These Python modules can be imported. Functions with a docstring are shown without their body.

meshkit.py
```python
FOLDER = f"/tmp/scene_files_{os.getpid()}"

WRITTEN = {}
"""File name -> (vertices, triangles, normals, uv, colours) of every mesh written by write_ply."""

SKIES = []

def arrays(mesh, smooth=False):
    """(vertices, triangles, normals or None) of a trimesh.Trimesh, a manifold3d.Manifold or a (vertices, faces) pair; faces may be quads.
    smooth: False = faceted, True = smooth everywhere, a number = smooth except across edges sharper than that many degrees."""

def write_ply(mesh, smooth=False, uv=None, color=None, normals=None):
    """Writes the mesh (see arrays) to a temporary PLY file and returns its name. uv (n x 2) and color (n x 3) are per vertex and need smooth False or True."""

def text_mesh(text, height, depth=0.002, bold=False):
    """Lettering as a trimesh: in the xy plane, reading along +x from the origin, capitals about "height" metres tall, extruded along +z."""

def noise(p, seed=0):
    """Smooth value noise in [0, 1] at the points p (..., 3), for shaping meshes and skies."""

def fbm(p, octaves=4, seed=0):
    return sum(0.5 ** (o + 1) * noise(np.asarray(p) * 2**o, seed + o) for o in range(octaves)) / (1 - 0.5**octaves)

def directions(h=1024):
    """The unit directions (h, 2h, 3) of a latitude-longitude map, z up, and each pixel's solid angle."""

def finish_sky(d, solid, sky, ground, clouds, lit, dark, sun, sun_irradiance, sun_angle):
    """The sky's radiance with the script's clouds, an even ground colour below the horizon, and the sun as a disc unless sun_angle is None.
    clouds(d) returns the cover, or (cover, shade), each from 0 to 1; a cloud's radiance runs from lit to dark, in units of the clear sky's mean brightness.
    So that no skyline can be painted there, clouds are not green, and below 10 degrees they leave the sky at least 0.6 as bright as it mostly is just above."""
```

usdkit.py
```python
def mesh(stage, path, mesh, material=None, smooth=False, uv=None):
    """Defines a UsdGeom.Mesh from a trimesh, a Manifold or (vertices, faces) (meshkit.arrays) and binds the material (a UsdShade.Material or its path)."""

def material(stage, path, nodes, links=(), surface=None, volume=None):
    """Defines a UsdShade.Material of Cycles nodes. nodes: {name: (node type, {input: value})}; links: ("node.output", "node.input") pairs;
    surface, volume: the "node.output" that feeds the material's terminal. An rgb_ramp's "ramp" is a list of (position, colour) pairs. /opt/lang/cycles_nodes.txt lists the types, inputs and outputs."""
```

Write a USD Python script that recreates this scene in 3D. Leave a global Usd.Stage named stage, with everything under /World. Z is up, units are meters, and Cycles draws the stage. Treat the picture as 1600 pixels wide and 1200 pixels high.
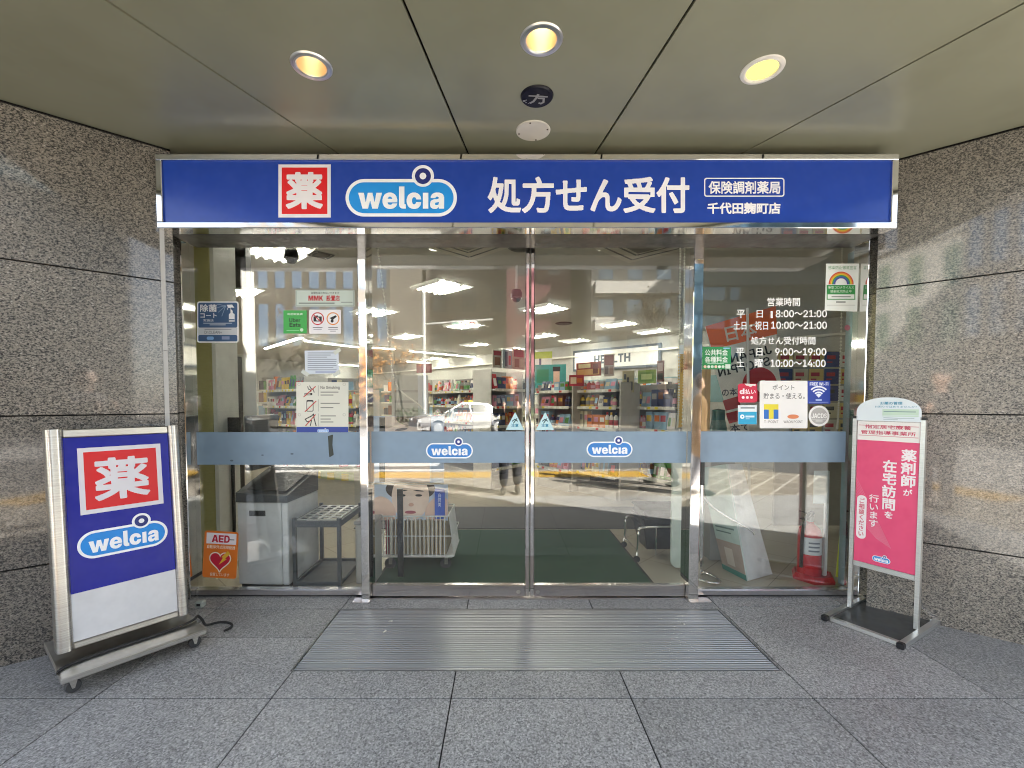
import math, random, glob
import numpy as np
import trimesh, usdkit, meshkit
import shapely
from shapely import affinity
from shapely.geometry import Polygon, Point, LineString, box as sbox
from shapely.ops import unary_union
from pxr import Usd, UsdGeom, UsdLux, UsdShade, Gf, Sdf
random.seed(7)
RNG = np.random.default_rng(7)

stage = Usd.Stage.CreateInMemory()
UsdGeom.SetStageUpAxis(stage, 'Z')
world = UsdGeom.Xform.Define(stage, '/World')
stage.SetDefaultPrim(world.GetPrim())
UsdGeom.Scope.Define(stage, '/World/Looks')

# ------------------------------------------------------------------ camera, sky, sun, exposure
F, CX, PITCH, EYE = 705.0, 787.0, math.radians(2.3), 1.35
CY = 628 + F * math.tan(PITCH)
cam = UsdGeom.Camera.Define(stage, '/World/camera')
cam.CreateHorizontalApertureAttr(36.0)
cam.CreateVerticalApertureAttr(27.0)
cam.CreateFocalLengthAttr(36.0 * F / 1600)
cam.CreateHorizontalApertureOffsetAttr((800 - CX) * 36 / 1600)
cam.CreateVerticalApertureOffsetAttr((CY - 600) * 36 / 1600)
cam.CreateClippingRangeAttr(Gf.Vec2f(0.05, 500))
cam.AddTranslateOp().Set(Gf.Vec3d(0, 0, EYE))
cam.AddRotateXOp().Set(90 - math.degrees(PITCH))
EXPOSURE = 3.65
cam.CreateExposureAttr(EXPOSURE)

SUN_EL = math.radians(38)
SUN_H = np.array([0.860, 0.510])
SUN_ROT = math.atan2(SUN_H[0], SUN_H[1])
sky = usdkit.material(stage, '/World/Looks/sky_look', {
    's': ('sky_texture', {'sky_type': 'single_scattering', 'sun_disc': False, 'sun_elevation': SUN_EL, 'sun_rotation': SUN_ROT}),
    'h': ('hsv', {'saturation': .52}), 'b': ('background_shader', {'strength': 0.05})}, [('s.color', 'h.color'), ('h.color', 'b.color')], surface='b.background')
dome = UsdLux.DomeLight.Define(stage, '/World/sky')
UsdShade.MaterialBindingAPI.Apply(dome.GetPrim()).Bind(sky)
dome.GetPrim().SetCustomDataByKey('kind', 'structure')
sun = UsdLux.DistantLight.Define(stage, '/World/sun')
sun.CreateIntensityAttr(1.15)
sun.CreateAngleAttr(0.5)
sun.CreateColorAttr(Gf.Vec3f(1.0, 0.95, 0.88))
sun.CreateNormalizeAttr(True)
sv = np.array([SUN_H[0] * math.cos(SUN_EL), SUN_H[1] * math.cos(SUN_EL), math.sin(SUN_EL)])
rot = Gf.Rotation(Gf.Vec3d(0, 0, 1), Gf.Vec3d(*map(float, sv)))
sun.AddTransformOp().Set(Gf.Matrix4d().SetRotate(rot))

# ------------------------------------------------------------------ measuring (true depths from a pinhole fit of the photograph)
FW = np.array([0, math.cos(PITCH), -math.sin(PITCH)]); UP = np.array([0, math.sin(PITCH), math.cos(PITCH)])
def ray(x, y): return FW + (x - CX) / F * np.array([1.0, 0, 0]) + (CY - y) / F * UP
def onY(x, y, Y):
    d = ray(x, y); return np.array([0, 0, EYE]) + Y / d[1] * d
def onZ(x, y, z=0.0):
    d = ray(x, y); return np.array([0, 0, EYE]) + (z - EYE) / d[2] * d

# ------------------------------------------------------------------ materials
_mats = {}
def lin(c):
    c = c.lstrip('#'); v = np.array([int(c[i:i + 2], 16) for i in (0, 2, 4)]) / 255
    return np.where(v < .04045, v / 12.92, ((v + .055) / 1.055) ** 2.4)
def col(c): return tuple(lin(c)) if isinstance(c, str) else tuple(c)
def mat(name, nodes, links=(), surface='p.BSDF', volume=None):
    if name not in _mats:
        _mats[name] = usdkit.material(stage, '/World/Looks/' + name, nodes, links, surface=surface, volume=volume)
    return _mats[name]
def paint(c, rough=.45, metallic=0., coat=0., spec=.5, var=.06):
    """a plain finish with slight mottling and uneven gloss"""
    c = col(c)
    key = 'paint_%03d_%03d_%03d_%02d_%02d_%02d_%02d' % (*[int(round(255 * max(0, min(1, x)))) for x in c], int(rough * 99), int(metallic * 99), int(coat * 99), int(var * 99))
    lo = tuple(x * (1 - var) for x in c); hi = tuple(min(1, x * (1 + var)) for x in c)
    return mat(key, {
        'g': ('geometry', {}), 'n': ('noise_texture', {'scale': 9.0, 'detail': 5.0, 'roughness': .6}),
        'r': ('rgb_ramp', {'ramp': [(.3, lo), (.7, hi)]}),
        'm': ('map_range', {'from_min': .3, 'from_max': .7, 'to_min': max(.02, rough * .8), 'to_max': min(1, rough * 1.2)}),
        'p': ('principled_bsdf', {'metallic': metallic, 'coat_weight': coat, 'coat_roughness': .04, 'specular_ior_level': spec})},
        [('g.position', 'n.vector'), ('n.fac', 'r.fac'), ('n.fac', 'm.value'), ('r.color', 'p.base_color'), ('m.result', 'p.roughness')])
def ink(c, rough=.5): return paint(c, rough, var=.02)
def emit(c, strength, name=None):
    c = col(c)
    return mat('lit_%s_%d' % (name or '%d%d%d' % tuple(int(255 * x) for x in c), int(strength * 100)),
               {'e': ('emission', {'color': c, 'strength': strength})}, surface='e.emission')
def granite(name, stops, s1, s2, rough, coat, bump=.0, stretch=(1, 1, 1), rot=0.):
    return mat(name, {
        'g': ('geometry', {}), 'mp': ('mapping', {'rotation': (0, 0, rot), 'scale': stretch}),
        'a': ('noise_texture', {'scale': s1, 'detail': 5.0, 'roughness': .72, 'distortion': .5}),
        'v': ('voronoi_texture', {'scale': s2, 'randomness': 1.0}),
        'vb': ('rgb_to_bw', {}),
        'big': ('noise_texture', {'scale': 1.3, 'detail': 3.0}),
        'mx': ('math', {'math_type': 'multiply_add', 'value2': .42}),
        'm2': ('math', {'math_type': 'multiply_add', 'value2': .24, 'value3': -.12}),
        'ad': ('math', {'math_type': 'add'}),
        'r': ('rgb_ramp', {'ramp': stops}),
        'rr': ('map_range', {'from_min': .3, 'from_max': .7, 'to_min': rough * .75, 'to_max': rough * 1.3}),
        'bp': ('bump', {'strength': bump, 'distance': .004}),
        'p': ('principled_bsdf', {'coat_weight': coat, 'coat_roughness': .05, 'coat_ior': 1.55})},
        [('g.position', 'mp.vector'), ('mp.vector', 'a.vector'), ('mp.vector', 'v.vector'), ('g.position', 'big.vector'),
         ('v.color', 'vb.color'), ('vb.val', 'mx.value1'), ('a.fac', 'mx.value3'), ('big.fac', 'm2.value1'), ('mx.value', 'ad.value1'), ('m2.value', 'ad.value2'),
         ('ad.value', 'r.fac'), ('r.color', 'p.base_color'), ('a.fac', 'rr.value'), ('rr.result', 'p.roughness'), ('mx.value', 'bp.height'), ('bp.normal', 'p.normal')])
WALL_STOPS = [(.46, (.016, .0155, .015)), (.59, (.042, .040, .036)), (.66, (.105, .097, .084)), (.73, (.200, .182, .153)), (.80, (.305, .278, .235)), (.88, (.215, .18, .145)), (.96, (.47, .44, .39))]
M_WALL = granite('brown_granite', WALL_STOPS, 80, 125, .34, .9, 0, (1, 1, 1.45))
FLOOR_STOPS = [(.42, (.065, .065, .063)), (.56, (.15, .149, .146)), (.68, (.25, .249, .243)), (.82, (.35, .347, .339)), (1., (.55, .545, .53))]
M_PAVE = [granite('grey_granite_%s' % k, [(p, tuple(x * f for x in c)) for p, c in FLOOR_STOPS], 95, 160, .5, 0, .2) for k, f in (('a', 1.), ('b', .92), ('c', 1.09))]
M_CHROME = mat('mirror_steel', {'g': ('geometry', {}), 'n': ('noise_texture', {'scale': 2.2, 'detail': 1.0}), 'b': ('bump', {'strength': .10, 'distance': .02}),
                'p': ('principled_bsdf', {'base_color': (.80, .79, .77), 'metallic': 1., 'roughness': .05})}, [('g.position', 'n.vector'), ('n.fac', 'b.height'), ('b.normal', 'p.normal')])
def brushed(name, c, rough, sc=(2, 2, 1400)):
    return mat(name, {'g': ('geometry', {}), 'mp': ('mapping', {'scale': sc}), 'n': ('noise_texture', {'scale': 1.0, 'detail': 4.0}), 'w': ('noise_texture', {'scale': 5.0, 'detail': 3.0}),
                      'r': ('map_range', {'from_min': .3, 'from_max': .7, 'to_min': rough * .85, 'to_max': rough * 1.2}),
                      'c': ('rgb_ramp', {'ramp': [(.3, tuple(x * .93 for x in c)), (.7, c)]}),
                      'b': ('bump', {'strength': .03, 'distance': .0006}), 'p': ('principled_bsdf', {'metallic': 1.})},
               [('g.position', 'mp.vector'), ('mp.vector', 'n.vector'), ('g.position', 'w.vector'), ('n.fac', 'r.value'), ('w.fac', 'c.fac'), ('c.color', 'p.base_color'), ('r.result', 'p.roughness'), ('n.fac', 'b.height'), ('b.normal', 'p.normal')])
M_STEEL = brushed('brushed_steel', (.62, .60, .56), .28)
M_STEELH = brushed('brushed_steel_floor', (.39, .39, .385), .42, (3, 900, 900))
M_STEELD = brushed('satin_door_steel', (.62, .60, .60), .22)
M_ALU = brushed('satin_aluminium', (.78, .78, .76), .34)
M_SOFFIT = mat('olive_metal_panel', {'g': ('geometry', {}), 'n': ('noise_texture', {'scale': 1.4, 'detail': 4.0}), 'f': ('noise_texture', {'scale': 1.1, 'detail': 2.0}),
    'c': ('rgb_ramp', {'ramp': [(.35, (.245, .246, .172)), (.65, (.275, .276, .196))]}), 'm': ('map_range', {'from_min': .3, 'from_max': .7, 'to_min': .30, 'to_max': .42}),
    'b': ('bump', {'strength': .12, 'distance': .03}), 'p': ('principled_bsdf', {'metallic': .12, 'specular_ior_level': .55})},
    [('g.position', 'n.vector'), ('g.position', 'f.vector'), ('n.fac', 'c.fac'), ('c.color', 'p.base_color'), ('n.fac', 'm.value'), ('m.result', 'p.roughness'), ('f.fac', 'b.height'), ('b.normal', 'p.normal')])
M_GLASS = mat('window_glass', {'lw': ('layer_weight', {'blend': .5}), 'pw': ('math', {'math_type': 'power', 'value2': 5.0}), 'f': ('math', {'math_type': 'multiply_add', 'value2': .93, 'value3': .07}), 't': ('transparent_bsdf', {'color': (.97, .985, .975)}), 'g': ('glossy_bsdf', {'color': (1, 1, 1), 'roughness': .0}), 'm': ('mix_closure', {}),
    'ge': ('geometry', {}), 'n': ('noise_texture', {'scale': 1.1, 'detail': 1.0}), 'b': ('bump', {'strength': .045, 'distance': .02})},
    [('lw.facing', 'pw.value1'), ('pw.value', 'f.value1'), ('f.value', 'm.fac'), ('t.BSDF', 'm.closure1'), ('g.BSDF', 'm.closure2'), ('ge.position', 'n.vector'), ('n.fac', 'b.height'), ('b.normal', 'g.normal')], surface='m.closure')
M_BLACK = paint((.012, .012, .013), .35)
M_RUBBER = paint((.02, .02, .02), .7)
M_DARKGAP = paint((.006, .006, .006), .9)
M_WHITE = paint((.78, .78, .77), .4)

# ------------------------------------------------------------------ scene helpers
_names, _frame = {}, {}
def numbered(parent, name):
    k = (parent, name); n = _names.get(k, 0); _names[k] = n + 1
    return f'{parent}/{name}' + (f'_{n:03d}' if n else '')
def tag(path, label=None, cat=None, group=None, kind=None):
    p = stage.GetPrimAtPath(path)
    for k, v in (('label', label), ('category', cat), ('group', group), ('kind', kind)):
        if v: p.SetCustomDataByKey(k, v)
    return path
def thing(name, label, cat, loc=(0, 0, 0), rz=0., group=None, kind=None):
    path = numbered('/World', name)
    x = UsdGeom.Xform.Define(stage, path); x.AddTranslateOp().Set(Gf.Vec3d(*map(float, loc))); x.AddRotateZOp().Set(math.degrees(rz))
    _frame[path] = (np.array(loc, float), rz)
    return tag(path, label, cat, group, kind)
def arrays(m):
    if isinstance(m, list): m = trimesh.util.concatenate([trimesh.Trimesh(*arrays(x), process=False) for x in m])
    if isinstance(m, tuple): return np.asarray(m[0], float), np.asarray(m[1], int)
    return np.asarray(m.vertices, float), np.asarray(m.faces, int)
def part(parent, name, mesh, material, label=None, smooth=False, world=True, kind=None):
    """one mesh under a thing or under a part; world=True: the mesh is in world coordinates"""
    path = numbered(parent, name)
    v, f = arrays(mesh)
    top = '/'.join(parent.split('/')[:3])
    if world and top in _frame:
        loc, rz = _frame[top]; v = v - loc
        if rz:
            c, s = math.cos(-rz), math.sin(-rz); v = np.c_[v[:, 0] * c - v[:, 1] * s, v[:, 0] * s + v[:, 1] * c, v[:, 2]]
    usdkit.mesh(stage, path, (v, f) if smooth is False else trimesh.Trimesh(v, f, process=False), material, smooth=smooth)
    if label: tag(path, label)
    if kind: tag(path, kind=kind)
    return path
def solo(name, mesh, material, label, cat=None, group=None, kind=None, smooth=False):
    path = part('/World', name, mesh, material, smooth=smooth, world=False)
    return tag(path, label, cat, group, kind)
def copy_of(src, name, label, cat, loc, rz=0., group=None):
    path = numbered('/World', name)
    x = UsdGeom.Xform.Define(stage, path); x.AddTranslateOp().Set(Gf.Vec3d(*map(float, loc))); x.AddRotateZOp().Set(math.degrees(rz))
    x.GetPrim().GetReferences().AddInternalReference(src); x.GetPrim().SetInstanceable(True)
    return tag(path, label, cat, group)
BOXF = np.array([[0, 3, 2, 1], [4, 5, 6, 7], [0, 1, 5, 4], [1, 2, 6, 5], [2, 3, 7, 6], [3, 0, 4, 7]])
BOXT = np.vstack([BOXF[:, [0, 1, 2]], BOXF[:, [0, 2, 3]]])
def hexa(p): return np.array(p, float), BOXT
def bx(x0, x1, y0, y1, z0, z1):
    return hexa([(x0, y0, z0), (x1, y0, z0), (x1, y1, z0), (x0, y1, z0), (x0, y0, z1), (x1, y0, z1), (x1, y1, z1), (x0, y1, z1)])
def bevel_box(x0, x1, y0, y1, z0, z1, b=.004):
    """box with chamfered edges"""
    c = np.array([(x0 + x1) / 2, (y0 + y1) / 2, (z0 + z1) / 2]); h = np.array([x1 - x0, y1 - y0, z1 - z0]) / 2
    b = min(b, h.min() * .8); pts = []
    for s in np.ndindex(2, 2, 2):
        sg = np.array(s) * 2 - 1
        for k in range(3):
            q = sg * (h - b); q[k] = sg[k] * h[k]; pts.append(c + q)
    return trimesh.convex.convex_hull(np.array(pts))
def rod(a, b, r, sides=10):
    a, b = np.array(a, float), np.array(b, float)
    return trimesh.creation.cylinder(radius=r, segment=[a, b], sections=sides)
def bar(a, b, w, t, up=(0, 0, 1)):
    """rectangular bar from a to b: w across (horizontal), t in the up direction"""
    a, b, up = np.array(a, float), np.array(b, float), np.array(up, float)
    d = b - a; d /= np.linalg.norm(d); s = np.cross(d, up); s /= np.linalg.norm(s); u = np.cross(s, d)
    return hexa([p + s * i * w / 2 + u * j * t / 2 for j, p0 in ((-1, 0), (1, 0)) for p, i in ((a, -1), (b, -1), (b, 1), (a, 1))])
def tube(points, r, sides=8, closed=False):
    p = np.array(points, float); t = np.gradient(p, axis=0); t /= np.linalg.norm(t, axis=1, keepdims=True) + 1e-12
    ref = np.where(np.abs(t[:, 2:]) < .95, [0, 0, 1.], [1., 0, 0]); a = np.cross(t, ref); a /= np.linalg.norm(a, axis=1, keepdims=True) + 1e-12; b = np.cross(t, a)
    ang = np.arange(sides) * 2 * np.pi / sides; n = len(p)
    v = p[:, None] + r * (np.cos(ang)[None, :, None] * a[:, None] + np.sin(ang)[None, :, None] * b[:, None])
    i, j = np.meshgrid(np.arange(n - 1), np.arange(sides), indexing='ij')
    q = np.stack([i * sides + j, (i + 1) * sides + j, (i + 1) * sides + (j + 1) % sides, i * sides + (j + 1) % sides], -1).reshape(-1, 4)
    cap = [[0, k + 1, k] for k in range(1, sides - 1)]; o = (n - 1) * sides; cap += [[o, o + k, o + k + 1] for k in range(1, sides - 1)]
    return v.reshape(-1, 3), np.vstack([q[:, [0, 1, 2]], q[:, [0, 2, 3]], cap])
def curve(pts, n=24):
    from scipy.interpolate import make_interp_spline
    p = np.array(pts, float); t = np.linspace(0, 1, len(p)); k = min(3, len(p) - 1)
    return make_interp_spline(t, p, k=k)(np.linspace(0, 1, n))
def lathe(profile, sections=28): return trimesh.creation.revolve(np.array(profile, float), sections=sections)
def moved(m, loc=(0, 0, 0), rz=0., rx=0.):
    v, f = arrays(m); v = v.copy()
    if rx: c, s = math.cos(rx), math.sin(rx); v = np.c_[v[:, 0], v[:, 1] * c - v[:, 2] * s, v[:, 1] * s + v[:, 2] * c]
    if rz: c, s = math.cos(rz), math.sin(rz); v = np.c_[v[:, 0] * c - v[:, 1] * s, v[:, 0] * s + v[:, 1] * c, v[:, 2]]
    return v + np.array(loc, float), f

# flat shapes and lettering
def tri2d(poly):
    vs, fs, o = [], [], 0
    for g in getattr(poly, 'geoms', [poly]):
        if g.geom_type != 'Polygon' or g.area < 1e-12: continue
        v, f = trimesh.creation.triangulate_polygon(g, engine='earcut')
        vs.append(v); fs.append(f + o); o += len(v)
    v, f = np.vstack(vs), np.vstack(fs)
    a = v[f]; area = (a[:, 1, 0] - a[:, 0, 0]) * (a[:, 2, 1] - a[:, 0, 1]) - (a[:, 1, 1] - a[:, 0, 1]) * (a[:, 2, 0] - a[:, 0, 0])
    f[area < 0] = f[area < 0][:, ::-1]
    return v, f
class Plane:
    """a flat face in space: uv in metres -> world; n points at the viewer"""
    def __init__(s, O, u, v): s.O, s.u, s.v = (np.array(x, float) for x in (O, u, v)); s.n = np.cross(s.u, s.v); s.n /= np.linalg.norm(s.n)
    def at(s, p, h=0.): p = np.asarray(p, float); return s.O + p[:, :1] * s.u + p[:, 1:2] * s.v + s.n * h
    def sheet(s, poly, layer): v, f = tri2d(poly); return s.at(v, layer), f
    def slab(s, poly, h0, h1):
        out = []
        for g in getattr(poly, 'geoms', [poly]):
            m = trimesh.creation.extrude_polygon(g, h1 - h0, engine='earcut'); v = np.array(m.vertices)
            out.append((s.O + v[:, :1] * s.u + v[:, 1:2] * s.v + (v[:, 2:] + h0) * s.n, np.array(m.faces)))
        return out if len(out) > 1 else out[0]
from PIL import Image, ImageDraw, ImageFont
_fonts, _glyphs = {}, {}
def font(kind, size, weight):
    k = (kind, size, weight)
    if k not in _fonts:
        f = ImageFont.truetype(glob.glob('/opt/blender-*/*/datafiles/fonts/' + ('Inter.woff2' if kind == 'inter' else 'Noto Sans CJK Regular.woff2'))[0], size)
        if kind == 'inter':
            try: f.set_variation_by_axes([32, weight])
            except Exception: pass
        _fonts[k] = f
    return _fonts[k]
def glyph(ch, bold, size):
    """outline of one character in em units (baseline at y=0) and its advance"""
    k = (ch, bold, size)
    if k in _glyphs: return _glyphs[k]
    latin = ord(ch) < 0x250
    f = font('inter', size, 400 + int(bold * 500)) if latin else font('cjk', size, 0)
    sw = 0 if latin else int(round(bold * size * .021)); adv = f.getlength(ch) / size
    b = f.getbbox(ch, anchor='ls', stroke_width=sw)
    if b[2] <= b[0] or ch in ' \u3000': r = (None, adv)
    else:
        im = Image.new('L', (int(b[2] - b[0]) + 8, int(b[3] - b[1]) + 8))
        ImageDraw.Draw(im).text((4 - b[0], 4 - b[1]), ch, 255, f, anchor='ls', stroke_width=sw)
        on = np.pad(np.asarray(im) > 120, ((0, 0), (1, 1))).astype(np.int8); d = np.diff(on, axis=1)
        rows, st = np.nonzero(d == 1); en = np.nonzero(d == -1)[1]
        g = shapely.union_all(shapely.box(st, -rows - 1., en, -rows * 1.)).buffer(.6).buffer(-.6).simplify(.62)
        r = (affinity.affine_transform(g, [1 / size, 0, 0, 1 / size, -(4 - b[0]) / size, (4 - b[1]) / size]), adv)
    _glyphs[k] = r
    return r
def text(s, x0, y0, x1, y1, bold=.6, size=64, keep=False, spacing=0., vertical=False, mirror=False):
    """lettering scaled into the box (keep: same scale both ways, centred)"""
    gs, x = [], 0.
    for ch in s:
        g, adv = glyph(ch, bold, size)
        if vertical:
            if g is not None: gs.append(affinity.translate(g, -adv / 2, -x))
            x += 1.03 + spacing
        else:
            if g is not None: gs.append(affinity.translate(g, x, 0))
            x += adv + spacing
    p = unary_union(gs) if len(gs) > 1 else gs[0]
    a, b, c, d = p.bounds
    sx, sy = (x1 - x0) / (c - a), (y1 - y0) / (d - b)
    if keep: sx = sy = min(sx, sy)
    p = affinity.translate(p, -(a + c) / 2, -(b + d) / 2)
    p = affinity.scale(p, -sx if mirror else sx, sy, origin=(0, 0))
    return affinity.translate(p, (x0 + x1) / 2, (y0 + y1) / 2)
def rrect(x0, y0, x1, y1, r): return sbox(x0 + r, y0 + r, x1 - r, y1 - r).buffer(r, 6)
def disc(x, y, r, n=10): return Point(x, y).buffer(r, n)
def logo_polys(x0, y0, x1, y1):
    """the chain's oval with lettering and ring: outer white, blue field, white letters, ring colours (box = pill plus ring above)"""
    w, h = x1 - x0, y1 - y0; ph = h * .73; r = ph / 2
    def pill(i): return sbox(x0 + r, y0 + i, x1 - r, y0 + ph - i).union(disc(x0 + r, y0 + r, r - i, 16)).union(disc(x1 - r, y0 + r, r - i, 16))
    cx, cy, cr = x0 + w * .695, y1 - h * .215, h * .215
    t = h * .065
    outer = pill(0).union(disc(cx, cy, cr, 16)); inner = pill(t)
    letters = text('welcıa', x0 + w * .115, y0 + ph * .2, x0 + w * .885, y0 + ph * .80, bold=1., size=110)
    return outer, inner.difference(disc(cx, cy, cr * .97, 16)), letters, disc(cx, cy, cr * .72, 16), disc(cx, cy, cr * .30, 12)
class Card:
    """a printed flat thing (sticker, poster, sign face). px=True: coordinates are measured on the face in photograph pixels and turned into metres at its own depth"""
    def __init__(s, plane, name, label, cat, base=None, colour='#ffffff', thick=.0012, conv=None, group=None, parent=None, rough=.4, base_name='sheet'):
        s.pl, s.conv, s.k = plane, conv, 0
        s.thick = thick
        if parent: s.path = parent
        else:
            c = s.P(base).centroid; o = plane.O + plane.u * c.x + plane.v * c.y
            s.path = thing(name, label, cat, loc=o, group=group)
        s.base = s.path
        if base is not None:
            s.base = part(s.path, base_name, plane.slab(s.P(base), 0, thick), paint(colour, rough, var=.02))
    def P(s, poly):
        if s.conv is None: return poly
        return shapely.transform(poly, s.conv)
    def add(s, name, poly, colour, level=1, m=None):
        poly = s.P(poly)
        if s.conv is not None: poly = poly.buffer(0)
        return part(s.path, name, s.pl.sheet(poly, s.thick + .0007 * level), m or ink(colour))
    def logo(s, x0, y0, x1, y1, blue='#1a9be8', dark='#23307f', level=1, flip=True):
        """box given with y up in the card's own units; for pixel cards y runs down"""
        P = logo_polys(0, 0, x1 - x0, abs(y1 - y0))
        def place(p):
            return affinity.translate(affinity.scale(p, 1, -1, origin=(0, 0)), x0, max(y0, y1)) if s.conv is not None else affinity.translate(p, x0, min(y0, y1))
        for k, (nm, p, c) in enumerate(zip(('logo_rim', 'logo_field', 'logo_lettering', 'logo_ring', 'logo_dot'), P, ('#f4f6fa', blue, '#f4f6fa', dark, '#f4f6fa'))):
            s.add(nm, place(p), c, level + (0, 1, 2, 1, 2)[k])
    def words(s, string, x0, y0, x1, y1, colour, level=1, bold=.6, size=48, name='lettering', **kw):
        if s.conv is not None:
            p = text(string, x0, -y1, x1, -y0, bold, size, **kw); p = affinity.scale(p, 1, -1, origin=(0, 0))
        else: p = text(string, x0, y0, x1, y1, bold, size, **kw)
        return s.add(name, p, colour, level)
def pxconv(Y):
    def f(a): return np.array([onY(x, y, Y)[[0, 2]] for x, y in a])
    return f
def glassplane(Y): return Plane((0, Y, 0), (1, 0, 0), (0, 0, 1))
def pxcard(Y, name, label, cat, poly, colour, **kw):
    return Card(glassplane(Y), name, label, cat, poly, colour, conv=pxconv(Y), **kw)

# ================================================================== the building
NL, DL = np.array([-.6546, .7560]), 3.376
NR, DR = np.array([.6583, .7527]), 3.75
CEIL = 2.85
WL0, WL1 = np.array([-1.985, 2.747]), np.array([-3.30, 1.608])
WR0, WR1 = np.array([2.375, 2.905]), np.array([3.50, 1.921])
dirL, dirR = np.array([-.75, .661]), np.array([.661, .75])
JOINTS = [(0.0, .484), (.492, 1.274), (1.282, 2.064), (2.072, CEIL - .012)]
def prism(poly, z0, z1):
    m = trimesh.creation.extrude_polygon(Polygon(poly) if not hasattr(poly, 'area') else poly, z1 - z0, engine='earcut'); m.apply_translation((0, 0, z0)); return m
M_WALLS = [granite('brown_granite_%s' % k, [(p, tuple(x * f for x in c)) for p, c in WALL_STOPS], sc, 145, .30, .9, 0, st) for k, f, sc, st in (('a', .86, 95, (1, 1, 1.45)), ('b', .80, 100, (1, 1, 1.3)), ('c', .91, 92, (1, 1, 1.5)), ('d', .84, 96, (1.1, 1, 1.4)))]
def stone_wall(plan, core, label, a):
    t = thing('granite_wall', label, 'wall', loc=(plan[0][0], plan[0][1], 0))
    for i, (z0, z1) in enumerate(JOINTS):
        part(t, 'stone_slab', prism(plan, z0, z1), M_WALLS[(i + 2 * a) % 4])
    part(t, 'mortar_core', prism(Polygon(plan).buffer(-.016, join_style='mitre'), .002, CEIL + .005), M_DARKGAP)
    return t
planL = [WL1, WL0, (-2.196, 3.062), (-2.45, 3.10), WL1 + dirL * .9 + np.array([-.05, .25]), WL1 + dirL * .9]
planR = [WR1 + dirR * .9, WR1 + dirR * .9 + np.array([.0, .3]), (2.75, 3.12), (2.500, 3.062), WR0, WR1]
stone_wall(planL, None, 'polished brown granite wall to the left of the doors, behind the wheeled signboard', 0)
stone_wall(planR, None, 'polished brown granite wall to the right of the doors, behind the pink poster stand', 1)

# canopy soffit: wedge panels round a centre inside the shop
CC = np.array([.17, 5.30])
recess = sbox(-6, -3, 6, 3.02).intersection(Polygon([tuple(WL1 + dirL * 3), tuple(WL1), tuple(WL0), (-2.19, 3.05), (2.49, 3.05), tuple(WR0), tuple(WR1), tuple(WR1 + dirR * 3), (9, -3), (-9, -3)]))
def sector(a0, a1, r0, r1, gap):
    n = 14; an = np.radians(np.linspace(a0, a1, n)); p = [(CC[0] + r1 * math.sin(a), CC[1] - r1 * math.cos(a)) for a in an] + [(CC[0] + r0 * math.sin(a), CC[1] - r0 * math.cos(a)) for a in an[::-1]]
    return Polygon(p).buffer(-gap)
lamps = [onZ(487, 103, CEIL), onZ(846, 62, CEIL), onZ(1191, 109, CEIL)]
holes = unary_union([Point(p[0], p[1]).buffer(.072, 12) for p in lamps])
soffit = thing('canopy_ceiling', 'olive metal panelled ceiling of the entrance canopy', 'ceiling', loc=(CC[0], 1.9, CEIL), kind='structure')
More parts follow.
